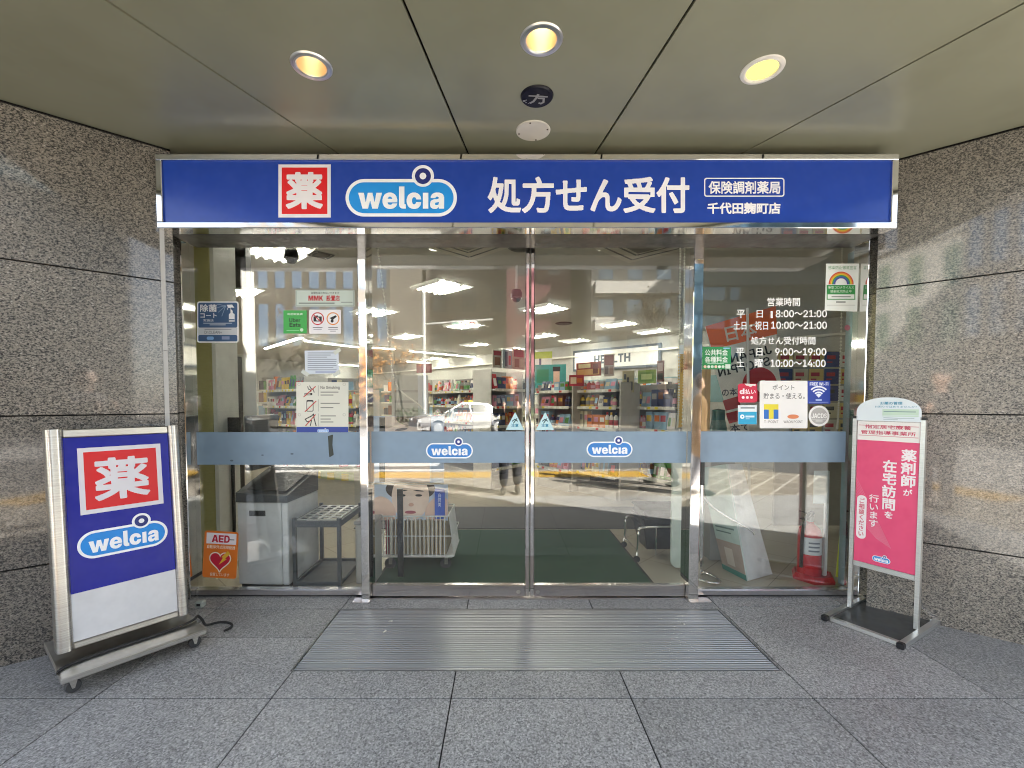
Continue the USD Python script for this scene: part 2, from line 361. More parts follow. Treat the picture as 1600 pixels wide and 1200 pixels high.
for a0, a1 in ((-62, -43.4), (-43.4, -25.0), (-25.0, -8.75), (-8.75, 8.7), (8.7, 26.8), (26.8, 44.6), (44.6, 62)):
    pl = sector(a0, a1, 1.9, 4.18, .006).intersection(recess).difference(holes)
    if pl.area > .01: part(soffit, 'ceiling_panel', [prism(g, CEIL, CEIL + .012) for g in getattr(pl, 'geoms', [pl])], M_SOFFIT)
part(soffit, 'canopy_fascia', prism(sector(-62, 62, 4.185, 4.23, 0), CEIL - .02, 3.35), M_SOFFIT)
part(soffit, 'ceiling_void', prism(sector(-64, 64, 1.9, 4.19, 0), 3.10, 3.14), M_DARKGAP)

# the office block above and beside the entrance
arc = [(CC[0] + 4.1 * math.sin(a), CC[1] - 4.1 * math.cos(a)) for a in np.radians(np.linspace(-50, 50, 20))]
foot = [tuple(WL1 + dirL * 16)] + [tuple(WL1 + dirL * .35)] + arc[1:-1] + [tuple(WR1 + dirR * .35), tuple(WR1 + dirR * 16), (2, 24)]
M_OFFICE = paint((.30, .28, .25), .6)
blk = thing('corner_building', 'brown stone office building above the shop entrance', 'building', loc=(0, 9, 0))
part(blk, 'wall', prism(Polygon(foot).buffer(0), 3.40, 24), M_OFFICE)
for base, d in ((WL1 + dirL * .95, dirL), (WR1 + dirR * .95, dirR)):
    n = np.array([d[1], -d[0]]) if d[0] > 0 else np.array([-d[1], d[0]])
    a, b = base, base + d * 14
    part(blk, 'wall', prism([tuple(a), tuple(b), tuple(b - n * .25), tuple(a - n * .25)], 0, 3.4), M_WALL)
    for fl in range(5):
        for k in range(5):
            c0 = WL1 + d * (1.6 + 2.8 * k) if d[0] < 0 else WR1 + d * (1.6 + 2.8 * k); c1 = c0 + d * 1.9
            z = 4.6 + fl * 3.7
            f = part(blk, 'window_frame', prism([tuple(c0 - n * .1), tuple(c1 - n * .1), tuple(c1 + n * .03), tuple(c0 + n * .03)], z, z + 1.9), paint((.08, .08, .08), .4))
            part(f, 'pane', prism([tuple(c0 + d * .06), tuple(c1 - d * .06), tuple(c1 - d * .06 + n * .034), tuple(c0 + d * .06 + n * .034)], z + .06, z + 1.84), paint((.03, .04, .05), .05))

# ------------------------------------------------------------------ ground
JW = .0046
YT = [-.28, .52, 1.24, 2.005]
XT = [-5.15, -4.33, -3.51, -2.69, -1.872, -1.060, -.240, .582, 1.413, 2.256, 3.07, 3.89, 4.71]
floor = thing('entrance_paving', 'flame finished grey granite paving in front of the doors', 'paving', loc=(0, 2, 0), kind='structure')
inside = Polygon([tuple(WL1 + dirL * 2), tuple(WL1), tuple(WL0), (-2.19, 3.05), (-2.19, 3.16), (2.49, 3.16), (2.49, 3.05), tuple(WR0), tuple(WR1), tuple(WR1 + dirR * 2), (6, -.28), (-6, -.28)]).buffer(.03)
GRATE = (-1.070, 1.400, 2.216, 2.888)
hole = sbox(GRATE[0] - .004, GRATE[2] - .004, GRATE[1] + .004, GRATE[3] + .004)
shade_edge_far = sbox(-6, -1.9, 6, 3.2)
def lay(x0, x1, y0, y1):
    p = sbox(x0 + .0034, y0 + JW, x1 - .0034, y1 - JW).intersection(inside).difference(hole)
    for g in getattr(p, 'geoms', [p]):
        if g.geom_type == 'Polygon' and g.area > .002:
            part(floor, 'paving_stone', prism(g, -.03, RNG.uniform(-.0006, .0006)), M_PAVE[RNG.integers(3)])
for i in range(len(XT) - 1):
    ys = YT + ([2.54, 2.893, 3.17] if XT[i] < -1.1 else [2.893, 3.17] if XT[i] < 1.3 else [2.93, 3.17])
    for j in range(len(ys) - 1): lay(XT[i], XT[i + 1], ys[j], ys[j + 1])
part(floor, 'joint_bed', prism(inside.buffer(-.02).difference(hole), -.045, -.0042), paint((.014, .014, .014), .95))

grate = thing('entrance_grating', 'ribbed stainless steel floor grating in front of the doors', 'grating', loc=((GRATE[0] + GRATE[1]) / 2, (GRATE[2] + GRATE[3]) / 2, 0))
part(grate, 'pan', bx(GRATE[0], GRATE[1], GRATE[2], GRATE[3], -.034, -.022), paint((.03, .03, .03), .8))
for f in ((GRATE[0], GRATE[0] + .006, GRATE[2], GRATE[3]), (GRATE[1] - .006, GRATE[1], GRATE[2], GRATE[3]), (GRATE[0] + .007, GRATE[1] - .007, GRATE[2], GRATE[2] + .006), (GRATE[0] + .007, GRATE[1] - .007, GRATE[3] - .006, GRATE[3])):
    part(grate, 'edge_frame', bx(*f, -.02, .002), M_STEELH)
NS = 32
for k in range(NS):
    p = (GRATE[3] - GRATE[2] - .016) / NS; y = GRATE[2] + .008 + p * k
    part(grate, 'slat', bevel_box(GRATE[0] + .008, GRATE[1] - .008, y + .0026, y + p - .0026, -.02, RNG.uniform(-.0008, .0008), .003), M_STEELH)

# ------------------------------------------------------------------ shopfront frame
def X(px, py, Y): return onY(px, py, Y)[0]
def Z(px, py, Y): return onY(px, py, Y)[2]
YF, YG = 3.02, 3.10                       # front of the posts, side glass
fr = thing('shopfront_frame', 'mirror polished steel frame of the shopfront with posts and header', 'door frame', loc=(.17, 3.05, 0))
part(fr, 'header', bevel_box(-2.19, 2.47, YF + .004, YG - .006, 2.420, 2.56, .003), M_CHROME)
part(fr, 'header_lip', bevel_box(-2.215, 2.50, YF - .016, YF + .003, 2.446, 2.459, .003), M_CHROME)
for x0, x1 in ((-2.186, -2.132), (2.412, 2.470)):
    part(fr, 'post', bevel_box(x0, x1, YF, YG + .05, 0, 2.419, .004), M_CHROME)
for x0, x1 in ((-.962, -.908), (1.250, 1.316)):
    part(fr, 'jamb_post', bevel_box(x0, x1, YF - .02, YG + .05, .0, 2.419, .004), M_CHROME)
for x0, x1 in ((-2.131, -.963), (1.317, 2.411)):
    part(fr, 'sill', bevel_box(x0, x1, YG - .03, YG + .03, .012, .052, .004), M_STEELD)
    part(fr, 'sill_base', bx(x0, x1, YG - .012, YG + .012, 0, .0115), M_BLACK)
part(fr, 'door_track', bx(-.906, 1.248, 3.03, 3.13, -.002, .006), M_STEELD)
part(fr, 'foot_plate', bx(1.255, 1.40, YF - .045, YF + .06, .0005, .006), M_STEELD)
part(fr, 'foot_plate', bx(-1.02, -.905, YF - .045, YF + .06, .0005, .006), M_STEELD)

duct = thing('cable_duct', 'thin grey cable duct running down the granite wall beside the left post', 'cable duct', loc=(-2.02, 2.715, 0))
tl = np.array([.7560, .6546])
for z0, z1 in ((.10, 1.655), (1.659, 2.42)):
    a = np.array([-2.024, 2.7125]) ; n2 = -NL
    q = [a - tl * .011, a + tl * .011, a + tl * .011 + n2 * .014, a - tl * .011 + n2 * .014]
    part(duct, 'duct_length', prism(q, z0, z1), paint((.50, .50, .49), .4))

BAND = '#7d9cb8'
M_BAND = paint((.225, .315, .41), .45, var=.05)
def window_band(parent, x0, x1, z0, z1, y): return part(parent, 'blue_band', bx(x0, x1, y - .0025, y - .0012, z0, z1), M_BAND)
for nm, (x0, x1), lab in (('left', (-2.131, -.963), 'fixed glass pane left of the doors with stickers and a blue band'), ('right', (1.317, 2.411), 'fixed glass pane right of the doors with opening hours and a blue band')):
    w = thing('side_window', lab, 'window', loc=((x0 + x1) / 2, YG, .05))
    part(w, 'glass_pane', bx(x0, x1, YG - .004, YG + .004, .052, 2.445), M_GLASS)
    zt, zb = (Z(430, 675, YG), Z(430, 726, YG)) if nm == 'left' else (Z(1200, 674, YG), Z(1200, 722, YG))
    window_band(w, x0 + (.02 if nm == 'left' else .003), x1 - (.028 if nm == 'left' else .06), zb, zt, YG - .004)
    if nm == 'left':
        sm = pxconv(YG)
        scratch = Polygon([(514, 682), (520, 680), (519, 695), (521, 710), (516, 713), (515, 700)]).buffer(1.0)
        for wx, wy, wr in ((363, 719.5, 2.0), (411, 711, 1.6), (457, 709, 2.0)): part(w, 'scuff_mark', glassplane(YG - .0072).sheet(shapely.transform(affinity.scale(Point(wx, wy).buffer(wr, 4), 1.3, .7), sm), 0), paint((.10, .14, .18), .6))
        part(w, 'worn_patch', glassplane(YG - .0072).sheet(shapely.transform(scratch, sm), 0), paint((.05, .06, .05), .6))

YD = 3.075
def sliding_door(x0, x1, side):
    w = thing('sliding_door', f'{side} leaf of the automatic glass sliding doors with chain logo on blue band', 'door', loc=((x0 + x1) / 2, YD, 0))
    st = .030
    lead = x1 if side == 'left' else x0
    part(w, 'glass_pane', bx(x0 + (0 if side == 'left' else st), x1 - (st if side == 'left' else 0), YD - .005, YD + .005,   .094, 2.403), M_GLASS)
    part(w, 'meeting_stile', bevel_box(min(lead, lead + (st if side == 'right' else -st)), max(lead, lead + (st if side == 'right' else -st)), YD - .022, YD + .022, .012, 2.403, .006), M_CHROME)
    part(w, 'bottom_rail', bevel_box(x0 + (0 if side == 'left' else st + .001), x1 - (st + .001 if side == 'left' else 0), YD - .022, YD + .022, .012, .092, .004), M_STEELD)
    part(w, 'top_rail', bevel_box(x0, x1, YD - .02, YD + .02, 2.404, 2.4195, .003), M_BLACK)
    cyl = lathe([(0, -.003), (.012, -.003), (.014, 0), (0, .0)], 20)
    part(w, 'floor_lock', moved(cyl, (lead + (-.075 if side == 'left' else .055), YD - .0225, .045), rx=math.pi / 2), M_STEEL)
    zt, zb = Z(700, 674, YD), Z(700, 723, YD)
    xb0, xb1 = (x0 + .004, x1 - st - .003) if side == 'left' else (x0 + st + .004, x1 - .002)
    window_band(w, xb0, xb1, zb, zt, YD - .005)
    lg = Card(Plane((0, YD - .0082, 0), (1, 0, 0), (0, 0, 1)), None, None, None, parent=w, thick=0)
    px = (666, 683, 739, 716) if side == 'left' else (916, 681, 988, 714)
    p0, p1 = onY(px[0], px[3], YD), onY(px[2], px[1], YD)
    lg.logo(p0[0], p0[2], p1[0], p1[2], blue='#3f86d0', dark='#33408a')
    return w
sliding_door(-.906, .176, 'left'); sliding_door(.180, 1.248, 'right')

# ------------------------------------------------------------------ fascia sign
YS = 2.66
c = pxconv(YS)
def sX(px): return onY(px, 300, YS)[0]
def sZ(py): return onY(800, py, YS)[2]
sx0, sx1, sz0, sz1 = sX(243), sX(1404), sZ(356), sZ(240)
sg = thing('fascia_sign', 'long blue shop sign with red medicine square in a polished frame above the doors', 'sign', loc=((sx0 + sx1) / 2, YS, sz0))
fw, fh = .036, .034
part(sg, 'frame_top', bevel_box(sx0, sx1, YS, YS + .10, sz1 - fh, sz1, .004), M_CHROME)
part(sg, 'frame_bottom', bevel_box(sx0, sx1, YS, YS + .10, sz0, sz0 + fh, .004), M_CHROME)
part(sg, 'frame_side', bevel_box(sx0, sx0 + fw, YS, YS + .10, sz0 + fh + .0005, sz1 - fh - .0005, .004), M_CHROME)
part(sg, 'frame_side', bevel_box(sx1 - fw, sx1, YS, YS + .10, sz0 + fh + .0005, sz1 - fh - .0005, .004), M_CHROME)
part(sg, 'sign_box', bx(sx0 + .004, sx1 - .004, YS + .101, YS + .40, sz0 + .035, sz1 - .003), M_STEEL)
part(sg, 'bottom_tray', bx(sx0 + .004, sx1 - .004, YS + .101, YF - .02, sz0 + .001, sz0 + .006), paint((.05, .048, .045), .25))
part(sg, 'blue_face', bx(sx0 + fw + .0005, sx1 - fw - .0005, YS + .014, YS + .022, sz0 + fh + .0005, sz1 - fh - .0005),
     paint((.015, .056, .36), .22, spec=.35, var=.02))
fc = Card(Plane((0, YS + .0138, 0), (1, 0, 0), (0, 0, 1)), None, None, None, parent=sg, thick=0, conv=pxconv(YS + .014))
fc.add('red_square_rim', sbox(435, 257, 517, 340), '#e9e6ea', 1)
fc.add('red_square', sbox(440.5, 262, 511.5, 334.5), '#dd1219', 2)
fc.words('薬', 447, 269, 504.5, 327, '#e9e6ea', 3, bold=1.45, size=150, name='medicine_character')
fc.logo(540, 258, 714, 338.5, blue='#1693e6', dark='#1c2a78')
fc.words('処方せん受付', 762, 276, 1077, 333, '#f0eef2', 1, bold=1.5, size=110, name='prescription_lettering')
rb = rrect(1100, 278, 1225.5, 307.5, 4)
fc.add('lettering_border', rb.difference(rrect(1101.8, 279.8, 1223.7, 305.7, 3)), '#f0eef2', 1)
fc.words('保険調剤薬局', 1107, 283, 1219, 303, '#f0eef2', 1, bold=1., size=90, name='pharmacy_lettering')
fc.words('千代田麹町店', 1105, 316.5, 1219.5, 334.5, '#f0eef2', 1, bold=1.4, size=90, name='branch_lettering')

# ------------------------------------------------------------------ things on the canopy ceiling
M_GOLD = mat('gold_reflector', {'p': ('principled_bsdf', {'base_color': (.88, .70, .50), 'metallic': .6, 'roughness': .35})})
def downlight(p, label, lit):
    t = thing('downlight', label, 'ceiling light', loc=(p[0], p[1], CEIL), group='round lights in the canopy ceiling')
    if lit == 2:
        ring = lathe([(.066, .0), (.066, -.004), (.074, -.009), (.088, -.006), (.091, .0)], 40)
        part(t, 'trim_ring', ring, paint((.75, .72, .66), .3), world=False, smooth=40)
        part(t, 'diffuser', lathe([(0, .012), (.045, .009), (.066, .0005), (.066, .004), (0, .018)], 32), emit((1., .84, .20), .16, 'yellow_disc'), world=False)
    else:
        ring = lathe([(.064, .004), (.063, -.004), (.068, -.008), (.085, -.006), (.0895, .0)], 40)
        part(t, 'trim_ring', ring, M_ALU, world=False, smooth=40)
        part(t, 'reflector', lathe([(.0635, .0), (.066, .03), (.060, .07), (.050, .10), (.049, .105), (.061, .075), (.068, .03), (.0655, .0)], 32), M_GOLD, world=False, smooth=40)
        part(t, 'inner_cap', lathe([(0, .135), (.03, .13), (.050, .101), (.053, .104), (.032, .136), (0, .14)], 28), paint((.8, .7, .5), .4), world=False, smooth=40)
        part(t, 'bulb', moved(lathe([(0, -.045), (.022, -.042), (.030, -.020), (.024, .012), (.0, .02)], 20), (0, 0, .112)), emit((1., .84, .50), 0.42 if lit == 1 else 0.30, 'bulb_%d' % lit), world=False, smooth=60)
downlight(lamps[0], 'recessed ceiling light with dimmer gold bulb, above the red square of the sign', 0)
downlight(lamps[1], 'recessed ceiling light with gold bulb, nearest the black round plate', 1)
downlight(lamps[2], 'flush ceiling light with bright yellow disc, above the pharmacy lettering', 2)
p = onZ(839, 150, CEIL)
t = thing('ceiling_sticker', 'round black ceiling cap with a grey brush mark', 'ceiling cap', loc=(p[0], p[1], CEIL))
part(t, 'cap', lathe([(0, -.012), (.074, -.010), (.080, -.004), (.081, 0), (0, .0)], 40), paint((.008, .008, .014), .25, spec=.2), world=False, smooth=40)
under = Plane((0, 0, -.0125), (1, 0, 0), (0, -1, 0))
mk = lambda pts, w: LineString(pts).buffer(w, cap_style='flat')
# mark drawn as seen from below: u = right, v = towards the viewer
glyphm = unary_union([mk([(-.042, .022), (.052, .014)], .005), mk([(.004, .034), (-.0, .014), (-.016, -.020), (-.034, -.034)], .006), mk([(.004, .004), (.034, .002), (.034, -.026), (.022, -.036), (.010, -.030)], .0055)])
part(t, 'grey_mark', under.sheet(glyphm, 0.0008), ink('#8d8d8d'), world=False)
part(t, 'grey_fleck', under.sheet(unary_union([disc(-.062, -.016, .007), disc(-.052, -.028, .004), disc(-.040, -.034, .003), disc(-.052, -.010, .0035)]), .0008), ink('#8d8d8d'), world=False)
p = onZ(833, 204, CEIL)
t = thing('cover_plate', 'round cream cover plate with four screws on the ceiling above the sign', 'cover plate', loc=(p[0], p[1], CEIL))
part(t, 'plate', lathe([(0, -.006), (.090, -.006), (.0945, -.003), (.095, 0), (0, 0)], 44), paint((.62, .58, .50), .45), world=False, smooth=30)
for a in (75, 165, 255, 345):
    part(t, 'screw', moved(lathe([(0, -.003), (.0045, -.0025), (.005, 0), (0, 0)], 12), (.08 * math.cos(math.radians(a)), .08 * math.sin(math.radians(a)), -.006)), paint((.10, .07, .05), .5), world=False)
# ================================================================== the street behind the camera (seen mirrored in glass, steel and stone)
M_ASPH = mat('asphalt', {'g': ('geometry', {}), 'n': ('noise_texture', {'scale': 60., 'detail': 3.}), 'r': ('rgb_ramp', {'ramp': [(.3, (.045, .045, .048)), (.7, (.075, .075, .075))]}), 'p': ('principled_bsdf', {'roughness': .85})},
             [('g.position', 'n.vector'), ('n.fac', 'r.fac'), ('r.color', 'p.base_color')])
M_BEIGE = mat('beige_paving', {'g': ('geometry', {}), 'm': ('mapping', {'rotation': (0, 0, .85)}),
               'b': ('brick_texture', {'scale': 1., 'brick_width': .6, 'row_height': .3, 'mortar_size': .016, 'color1': (.21, .185, .15), 'color2': (.165, .145, .118), 'mortar': (.40, .37, .32)}), 'p': ('principled_bsdf', {'roughness': .8})},
              [('g.position', 'm.vector'), ('m.vector', 'b.vector'), ('b.color', 'p.base_color')])
def ground(name, poly, z, m, label=None): return solo(name, prism(poly, z - .3, z) if name != 'road' else prism(poly, z - .5, z), m, label, kind='structure')
ground('road', sbox(-150, -150, 150, 60), -.13, M_ASPH, 'asphalt road of the crossing in front of the shop')
pav = Polygon([(-30, 27), (-30, 22), (-7, -.6), (-4.2, -2.5), (4.2, -3.1), (8.2, -.6), (34, 22), (34, 27)]).difference(inside.buffer(-.025)).difference(Polygon(foot).buffer(-.05))
ground('street_pavement', max(getattr(pav, 'geoms', [pav]), key=lambda g: g.area), -.004, M_BEIGE, 'beige paved pavement at the street corner')
ground('far_pavement', sbox(-80, -60, 80, -19.5), .0, M_BEIGE, 'pavement across the road')
M_YEL = paint((.42, .24, .02), .6); M_MARK = paint((.50, .49, .47), .6)
for k, (cx, cy, w, d) in enumerate(((-1.2, -2.15, 2.4, .6), (1.55, -2.25, 2.2, .6))):
    tp = thing('tactile_paving', f'yellow tactile paving strip on the pavement, {("left", "right")[k]} one', 'tactile paving', loc=(cx, cy, 0))
    v = [bx(cx - w / 2 + i * .31, cx - w / 2 + i * .31 + .30, cy - d / 2 + j * .31, cy - d / 2 + j * .31 + .30, -.003, .006) for i in range(int(w / .31)) for j in range(2)]
    for q in v: part(tp, 'tile', q, M_YEL)
zb = thing('zebra_crossing', 'white zebra stripes across the road', 'road marking', loc=(-5, -7, -.13), kind='structure')
for k in range(9): part(zb, 'stripe', hexa([(-6.2 - .25 * k + i * 4.9, -3.4 - k * 1.0 - i * .35 + j * .5, z) for z in (-.129, -.124) for i, j in ((0, 0), (1, 0), (1, 1), (0, 1))]), M_MARK)
zc = thing('zebra_crossing', 'second set of white zebra stripes across the road', 'road marking', loc=(6, -12, -.13), kind='structure')
for k in range(8): part(zc, 'stripe', bx(4.4 + k * .95, 4.85 + k * .95, -12.5, -8.6, -.129, -.124), M_MARK)
part(zc, 'stop_line', bx(-3.5, 3.5, -7.45, -7.0, -.129, -.124), M_MARK)
def house(name, label, x0, x1, yf, h, wall, wincol, nx, nz, ww=.6, wh=.55, depth=12, z0=4.0, band=None):
    t = thing(name, label, 'building', loc=((x0 + x1) / 2, yf - depth / 2, 0))
    part(t, 'wall', bx(x0, x1, yf - depth, yf, 0, h), paint(wall, .7))
    part(t, 'roof', bx(x0 - .2, x1 + .2, yf - depth - .2, yf + .2, h, h + .5), paint([x * .8 for x in col(wall)], .8))
    part(t, 'shop_window', bx(x0 + .8, x1 - .8, yf - .1, yf + .03, .4, 3.1), paint((.05, .06, .07), .1))
    cw, ch = (x1 - x0) / nx, (h - z0 - .4) / nz
    for i in range(nx):
        for j in range(nz):
            cx, cz = x0 + (i + .5) * cw, z0 + (j + .5) * ch
            part(t, 'window', bx(cx - cw * ww / 2, cx + cw * ww / 2, yf - .2, yf + .02, cz - ch * wh / 2, cz + ch * wh / 2), paint([min(.8, x * 1.6) for x in wincol], .06, metallic=.7))
    if band:
        for j in range(nz + 1): part(t, 'balcony' if band == 'balcony' else 'floor_band', bx(x0 + .1, x1 - .1, yf + .021, yf + (.9 if band == 'balcony' else .18), z0 + j * ch - .45, z0 + j * ch + .30), paint([min(.8, x * 1.25) for x in col(wall)], .7))
    return t
house('office_building', 'grey office block with tall bays of windows across the road', -13.9, -6.3, -19.2, 27, (.115, .102, .085), (.20, .27, .36), 8, 7, .55, .72)
house('office_building', 'dark brown office block in the middle across the road', -6.0, 5.2, -29, 25, (.11, .09, .075), (.10, .11, .12), 5, 6, .5, .5)
house('apartment_building', 'pale apartment block with white balconies across the road', 5.8, 11.5, -24, 26, (.36, .345, .31), (.16, .19, .2), 3, 9, .5, .45, band='balcony')
house('office_building', 'teal banded office block right across the road', 12, 25, -27, 17, (.045, .085, .105), (.04, .07, .09), 6, 6, .8, .45, band='band')
house('office_building', 'tall olive office block at the far left corner', -62, -50, -20, 22, (.20, .185, .08), (.35, .42, .48), 5, 7, .7, .45)
house('shop_building', 'white rendered block far down the street on the left', -38.5, -29.0, -40, 16.5, (.66, .64, .58), (.12, .24, .17), 3, 2, .42, .78, z0=6.2)
house('office_building', 'cream office block at the right end of the street', 27, 44, -8, 24, (.33, .30, .25), (.30, .40, .36), 6, 6, .5, .6)
house('office_building', 'slim dark red tiled building straight across the road', .2, 4.6, -25.5, 23, (.085, .022, .026), (.10, .11, .12), 2, 7, .35, .4)
hg = thing('hedge', 'clipped hedge along the far pavement', 'hedge', loc=(-6, -20.5, 0))
hv = RNG.uniform(-1, 1, (1500, 3)) * (8, .5, .45) + (-6, -20.5, .5)
def leaves(c, size, rng):
    c = np.asarray(c); n = len(c); a = rng.normal(size=(n, 3)); a /= np.linalg.norm(a, axis=1)[:, None]; b = np.cross(a, rng.normal(size=(n, 3))); b /= np.linalg.norm(b, axis=1)[:, None]
    s = size * rng.uniform(.6, 1.3, (n, 1)); v = np.stack([c - a * s, c + b * s * .5, c + a * s, c - b * s * .5], 1).reshape(-1, 3); i = np.arange(n) * 4
    return v, np.vstack([np.c_[i, i + 1, i + 2], np.c_[i, i + 2, i + 3]])
part(hg, 'foliage', leaves(hv, .12, RNG), paint((.05, .07, .025), .7))
def tree(label, x, y, h, leafcol, n):
    t = thing('street_tree', label, 'tree', loc=(x, y, 0)); segs, tips = [], []
    def grow(p, d, L, r, lev):
        q = p + d * L; segs.append(bar(p, q, r * 2, r * 2, (1, .01, 0) if abs(d[2]) > .9 else (0, 0, 1)))
        if lev == 0: tips.append(q); return
        for _ in range(3):
            e = d + RNG.normal(size=3) * .5 + (0, 0, .12); grow(q, e / np.linalg.norm(e), L * RNG.uniform(.58, .75), r * .6, lev - 1)
    grow(np.array([x, y, -.05]), np.array([0, 0, 1.]), h * .36, .10, 4)
    part(t, 'trunk', segs, paint((.09, .07, .055), .9))
    tp = np.array(tips); c = tp[RNG.integers(len(tp), size=n)] + RNG.normal(size=(n, 3)) * .35
    part(t, 'crown', leaves(c, .10, RNG), paint(leafcol, .7))
tree('street tree with orange autumn leaves across the road', -6.6, -19.9, 5, (.42, .18, .04), 900)
tree('street tree with sparse brown leaves across the road', 8.5, -20.6, 8, (.20, .13, .05), 500)
tree('street tree with dark brown crown at the left corner', -12, -19.8, 7, (.14, .09, .05), 900)
sig = thing('traffic_light', 'grey traffic light mast with a three lamp head over the road', 'traffic light', loc=(-4.4, -18.9, 0))
part(sig, 'mast', rod((-4.4, -18.9, 0), (-4.4, -18.9, 7.5), .11), paint((.5, .5, .48), .5))
part(sig, 'arm', rod((-4.4, -18.9, 5.6), (-.6, -18.9, 5.9), .06), paint((.5, .5, .48), .5))
hd = part(sig, 'lamp_head', bevel_box(-2.9, -1.4, -19.0, -18.7, 5.3, 5.8, .08), paint((.55, .55, .53), .5))
for k, cc in enumerate(((.02, .2, .15), (.25, .17, .02), (.3, .02, .02))): part(hd, 'lens', moved(lathe([(0, 0), (.18, 0), (.18, .04), (0, .05)], 20), (-2.6 + k * .45, -18.69, 5.55), rx=-math.pi / 2), paint(cc, .2))
def car(loc, rz, label):
    t = thing('parked_car', label, 'car', loc=loc, rz=rz)
    prof = [(-2.3, .32), (-2.32, .62), (-2.25, .86), (-1.75, .98), (-1.5, 1.0), (.95, .98), (1.6, .90), (2.2, .74), (2.33, .55), (2.30, .28), (1.85, .26)]
    lowr = Polygon(prof).buffer(0)
    for xw in (-1.38, 1.42): lowr = lowr.difference(disc(xw, .31, .37, 10))
    m = trimesh.creation.extrude_polygon(lowr, 1.72, engine='earcut'); v = np.array(m.vertices); v = np.c_[v[:, 0], v[:, 2] - .86, v[:, 1]]
    v[:, 1] *= np.where(v[:, 2] > .85, .93, 1.) * np.where(np.abs(v[:, 0]) > 2.1, .9, 1.)
    part(t, 'body', (v, m.faces), paint((.40, .40, .395), .25, coat=.6), world=False)
    part(t, 'lower_stripe', bx(-2.2, 2.2, -.868, .868, .42, .58), paint((.20, .20, .21), .3), world=False)
    cab = [(-1.62, .98), (-.95, 1.44), (.25, 1.46), (1.15, .98)]
    q = [(x, s * (.78 if z < 1.2 else .60), z) for x, z in cab for s in (-1, 1)]
    part(t, 'cabin', trimesh.convex.convex_hull(np.array(q)), paint((.40, .40, .395), .25, coat=.6), world=False)
    for s in (-1, 1):
        for a, b in (((-1.05, -.15), (-.80, -.12)), ((-.07, .95), (-.06, .28))):
            part(t, 'side_window', [(np.array([(a[0], s * .785, 1.02), (a[1], s * .785, 1.02), (b[1], s * .635, 1.38), (b[0], s * .635, 1.38)]), np.array([[0, 1, 2], [0, 2, 3]]))], paint((.03, .035, .04), .08), world=False)
        for xw in (-1.38, 1.42):
            wh = part(t, 'wheel', moved(lathe([(.0, -.10), (.30, -.10), (.33, -.06), (.33, .06), (.30, .10), (0, .10)], 24), (xw, s * .76, .33), rx=math.pi / 2), M_RUBBER, world=False)
            part(wh, 'rim', moved(lathe([(.0, -.115), (.2, -.112), (.22, -.10), (.22, .10), (.2, .112), (0, .115)], 18), (xw, s * .76, .33), rx=math.pi / 2), M_ALU, world=False)
        part(t, 'tail_light', bevel_box(-2.33, -2.2, s * .7 - .14, s * .7 + .14, .70, .84, .02), paint((.45, .02, .02), .2), world=False)
        part(t, 'headlight', bevel_box(2.12, 2.3, s * .62 - .18, s * .62 + .18, .60, .72, .02), paint((.7, .7, .7), .1), world=False)
        part(t, 'door_mirror', bevel_box(.75, .95, s * .93 - .09, s * .93 + .09, 1.0, 1.14, .03), paint((.40, .40, .395), .25), world=False)
    part(t, 'windscreen', [(np.array([(1.10, -.72, 1.01), (1.10, .72, 1.01), (.31, .56, 1.43), (.31, -.56, 1.43)]) + (.012, 0, .012), np.array([[0, 1, 2], [0, 2, 3]]))], paint((.03, .035, .04), .08), world=False)
    part(t, 'roof_lamp', bevel_box(-.4, -.15, -.22, .22, 1.452, 1.57, .03), paint((.7, .5, .05), .3), world=False)
car((-1.9, -14.6, -.13), math.radians(155), 'white taxi sedan with grey side stripe waiting at the crossing')
import manifold3d as m3
def blob(chain, edge=.035):
    """one continuous surface over bones [(a, ra, b, rb)]"""
    def ball(p, r): return m3.Manifold.sphere(r, 14).translate([float(x) for x in p])
    out = m3.Manifold()
    for a, ra, b, rb in chain: out += m3.Manifold.batch_hull([ball(a, ra), ball(b, rb)])
    g = out.to_mesh(); m = trimesh.Trimesh(np.array(g.vert_properties[:, :3]), np.array(g.tri_verts)); m.merge_vertices()
    g = m3.Manifold(m3.Mesh(np.array(m.vertices, np.float32), np.array(m.faces, np.uint32))).refine_to_length(edge).to_mesh()
    m = trimesh.Trimesh(np.array(g.vert_properties[:, :3]), np.array(g.tri_verts)); m.merge_vertices()
    trimesh.smoothing.filter_taubin(m, lamb=.5, nu=-.53, iterations=12)
    return m
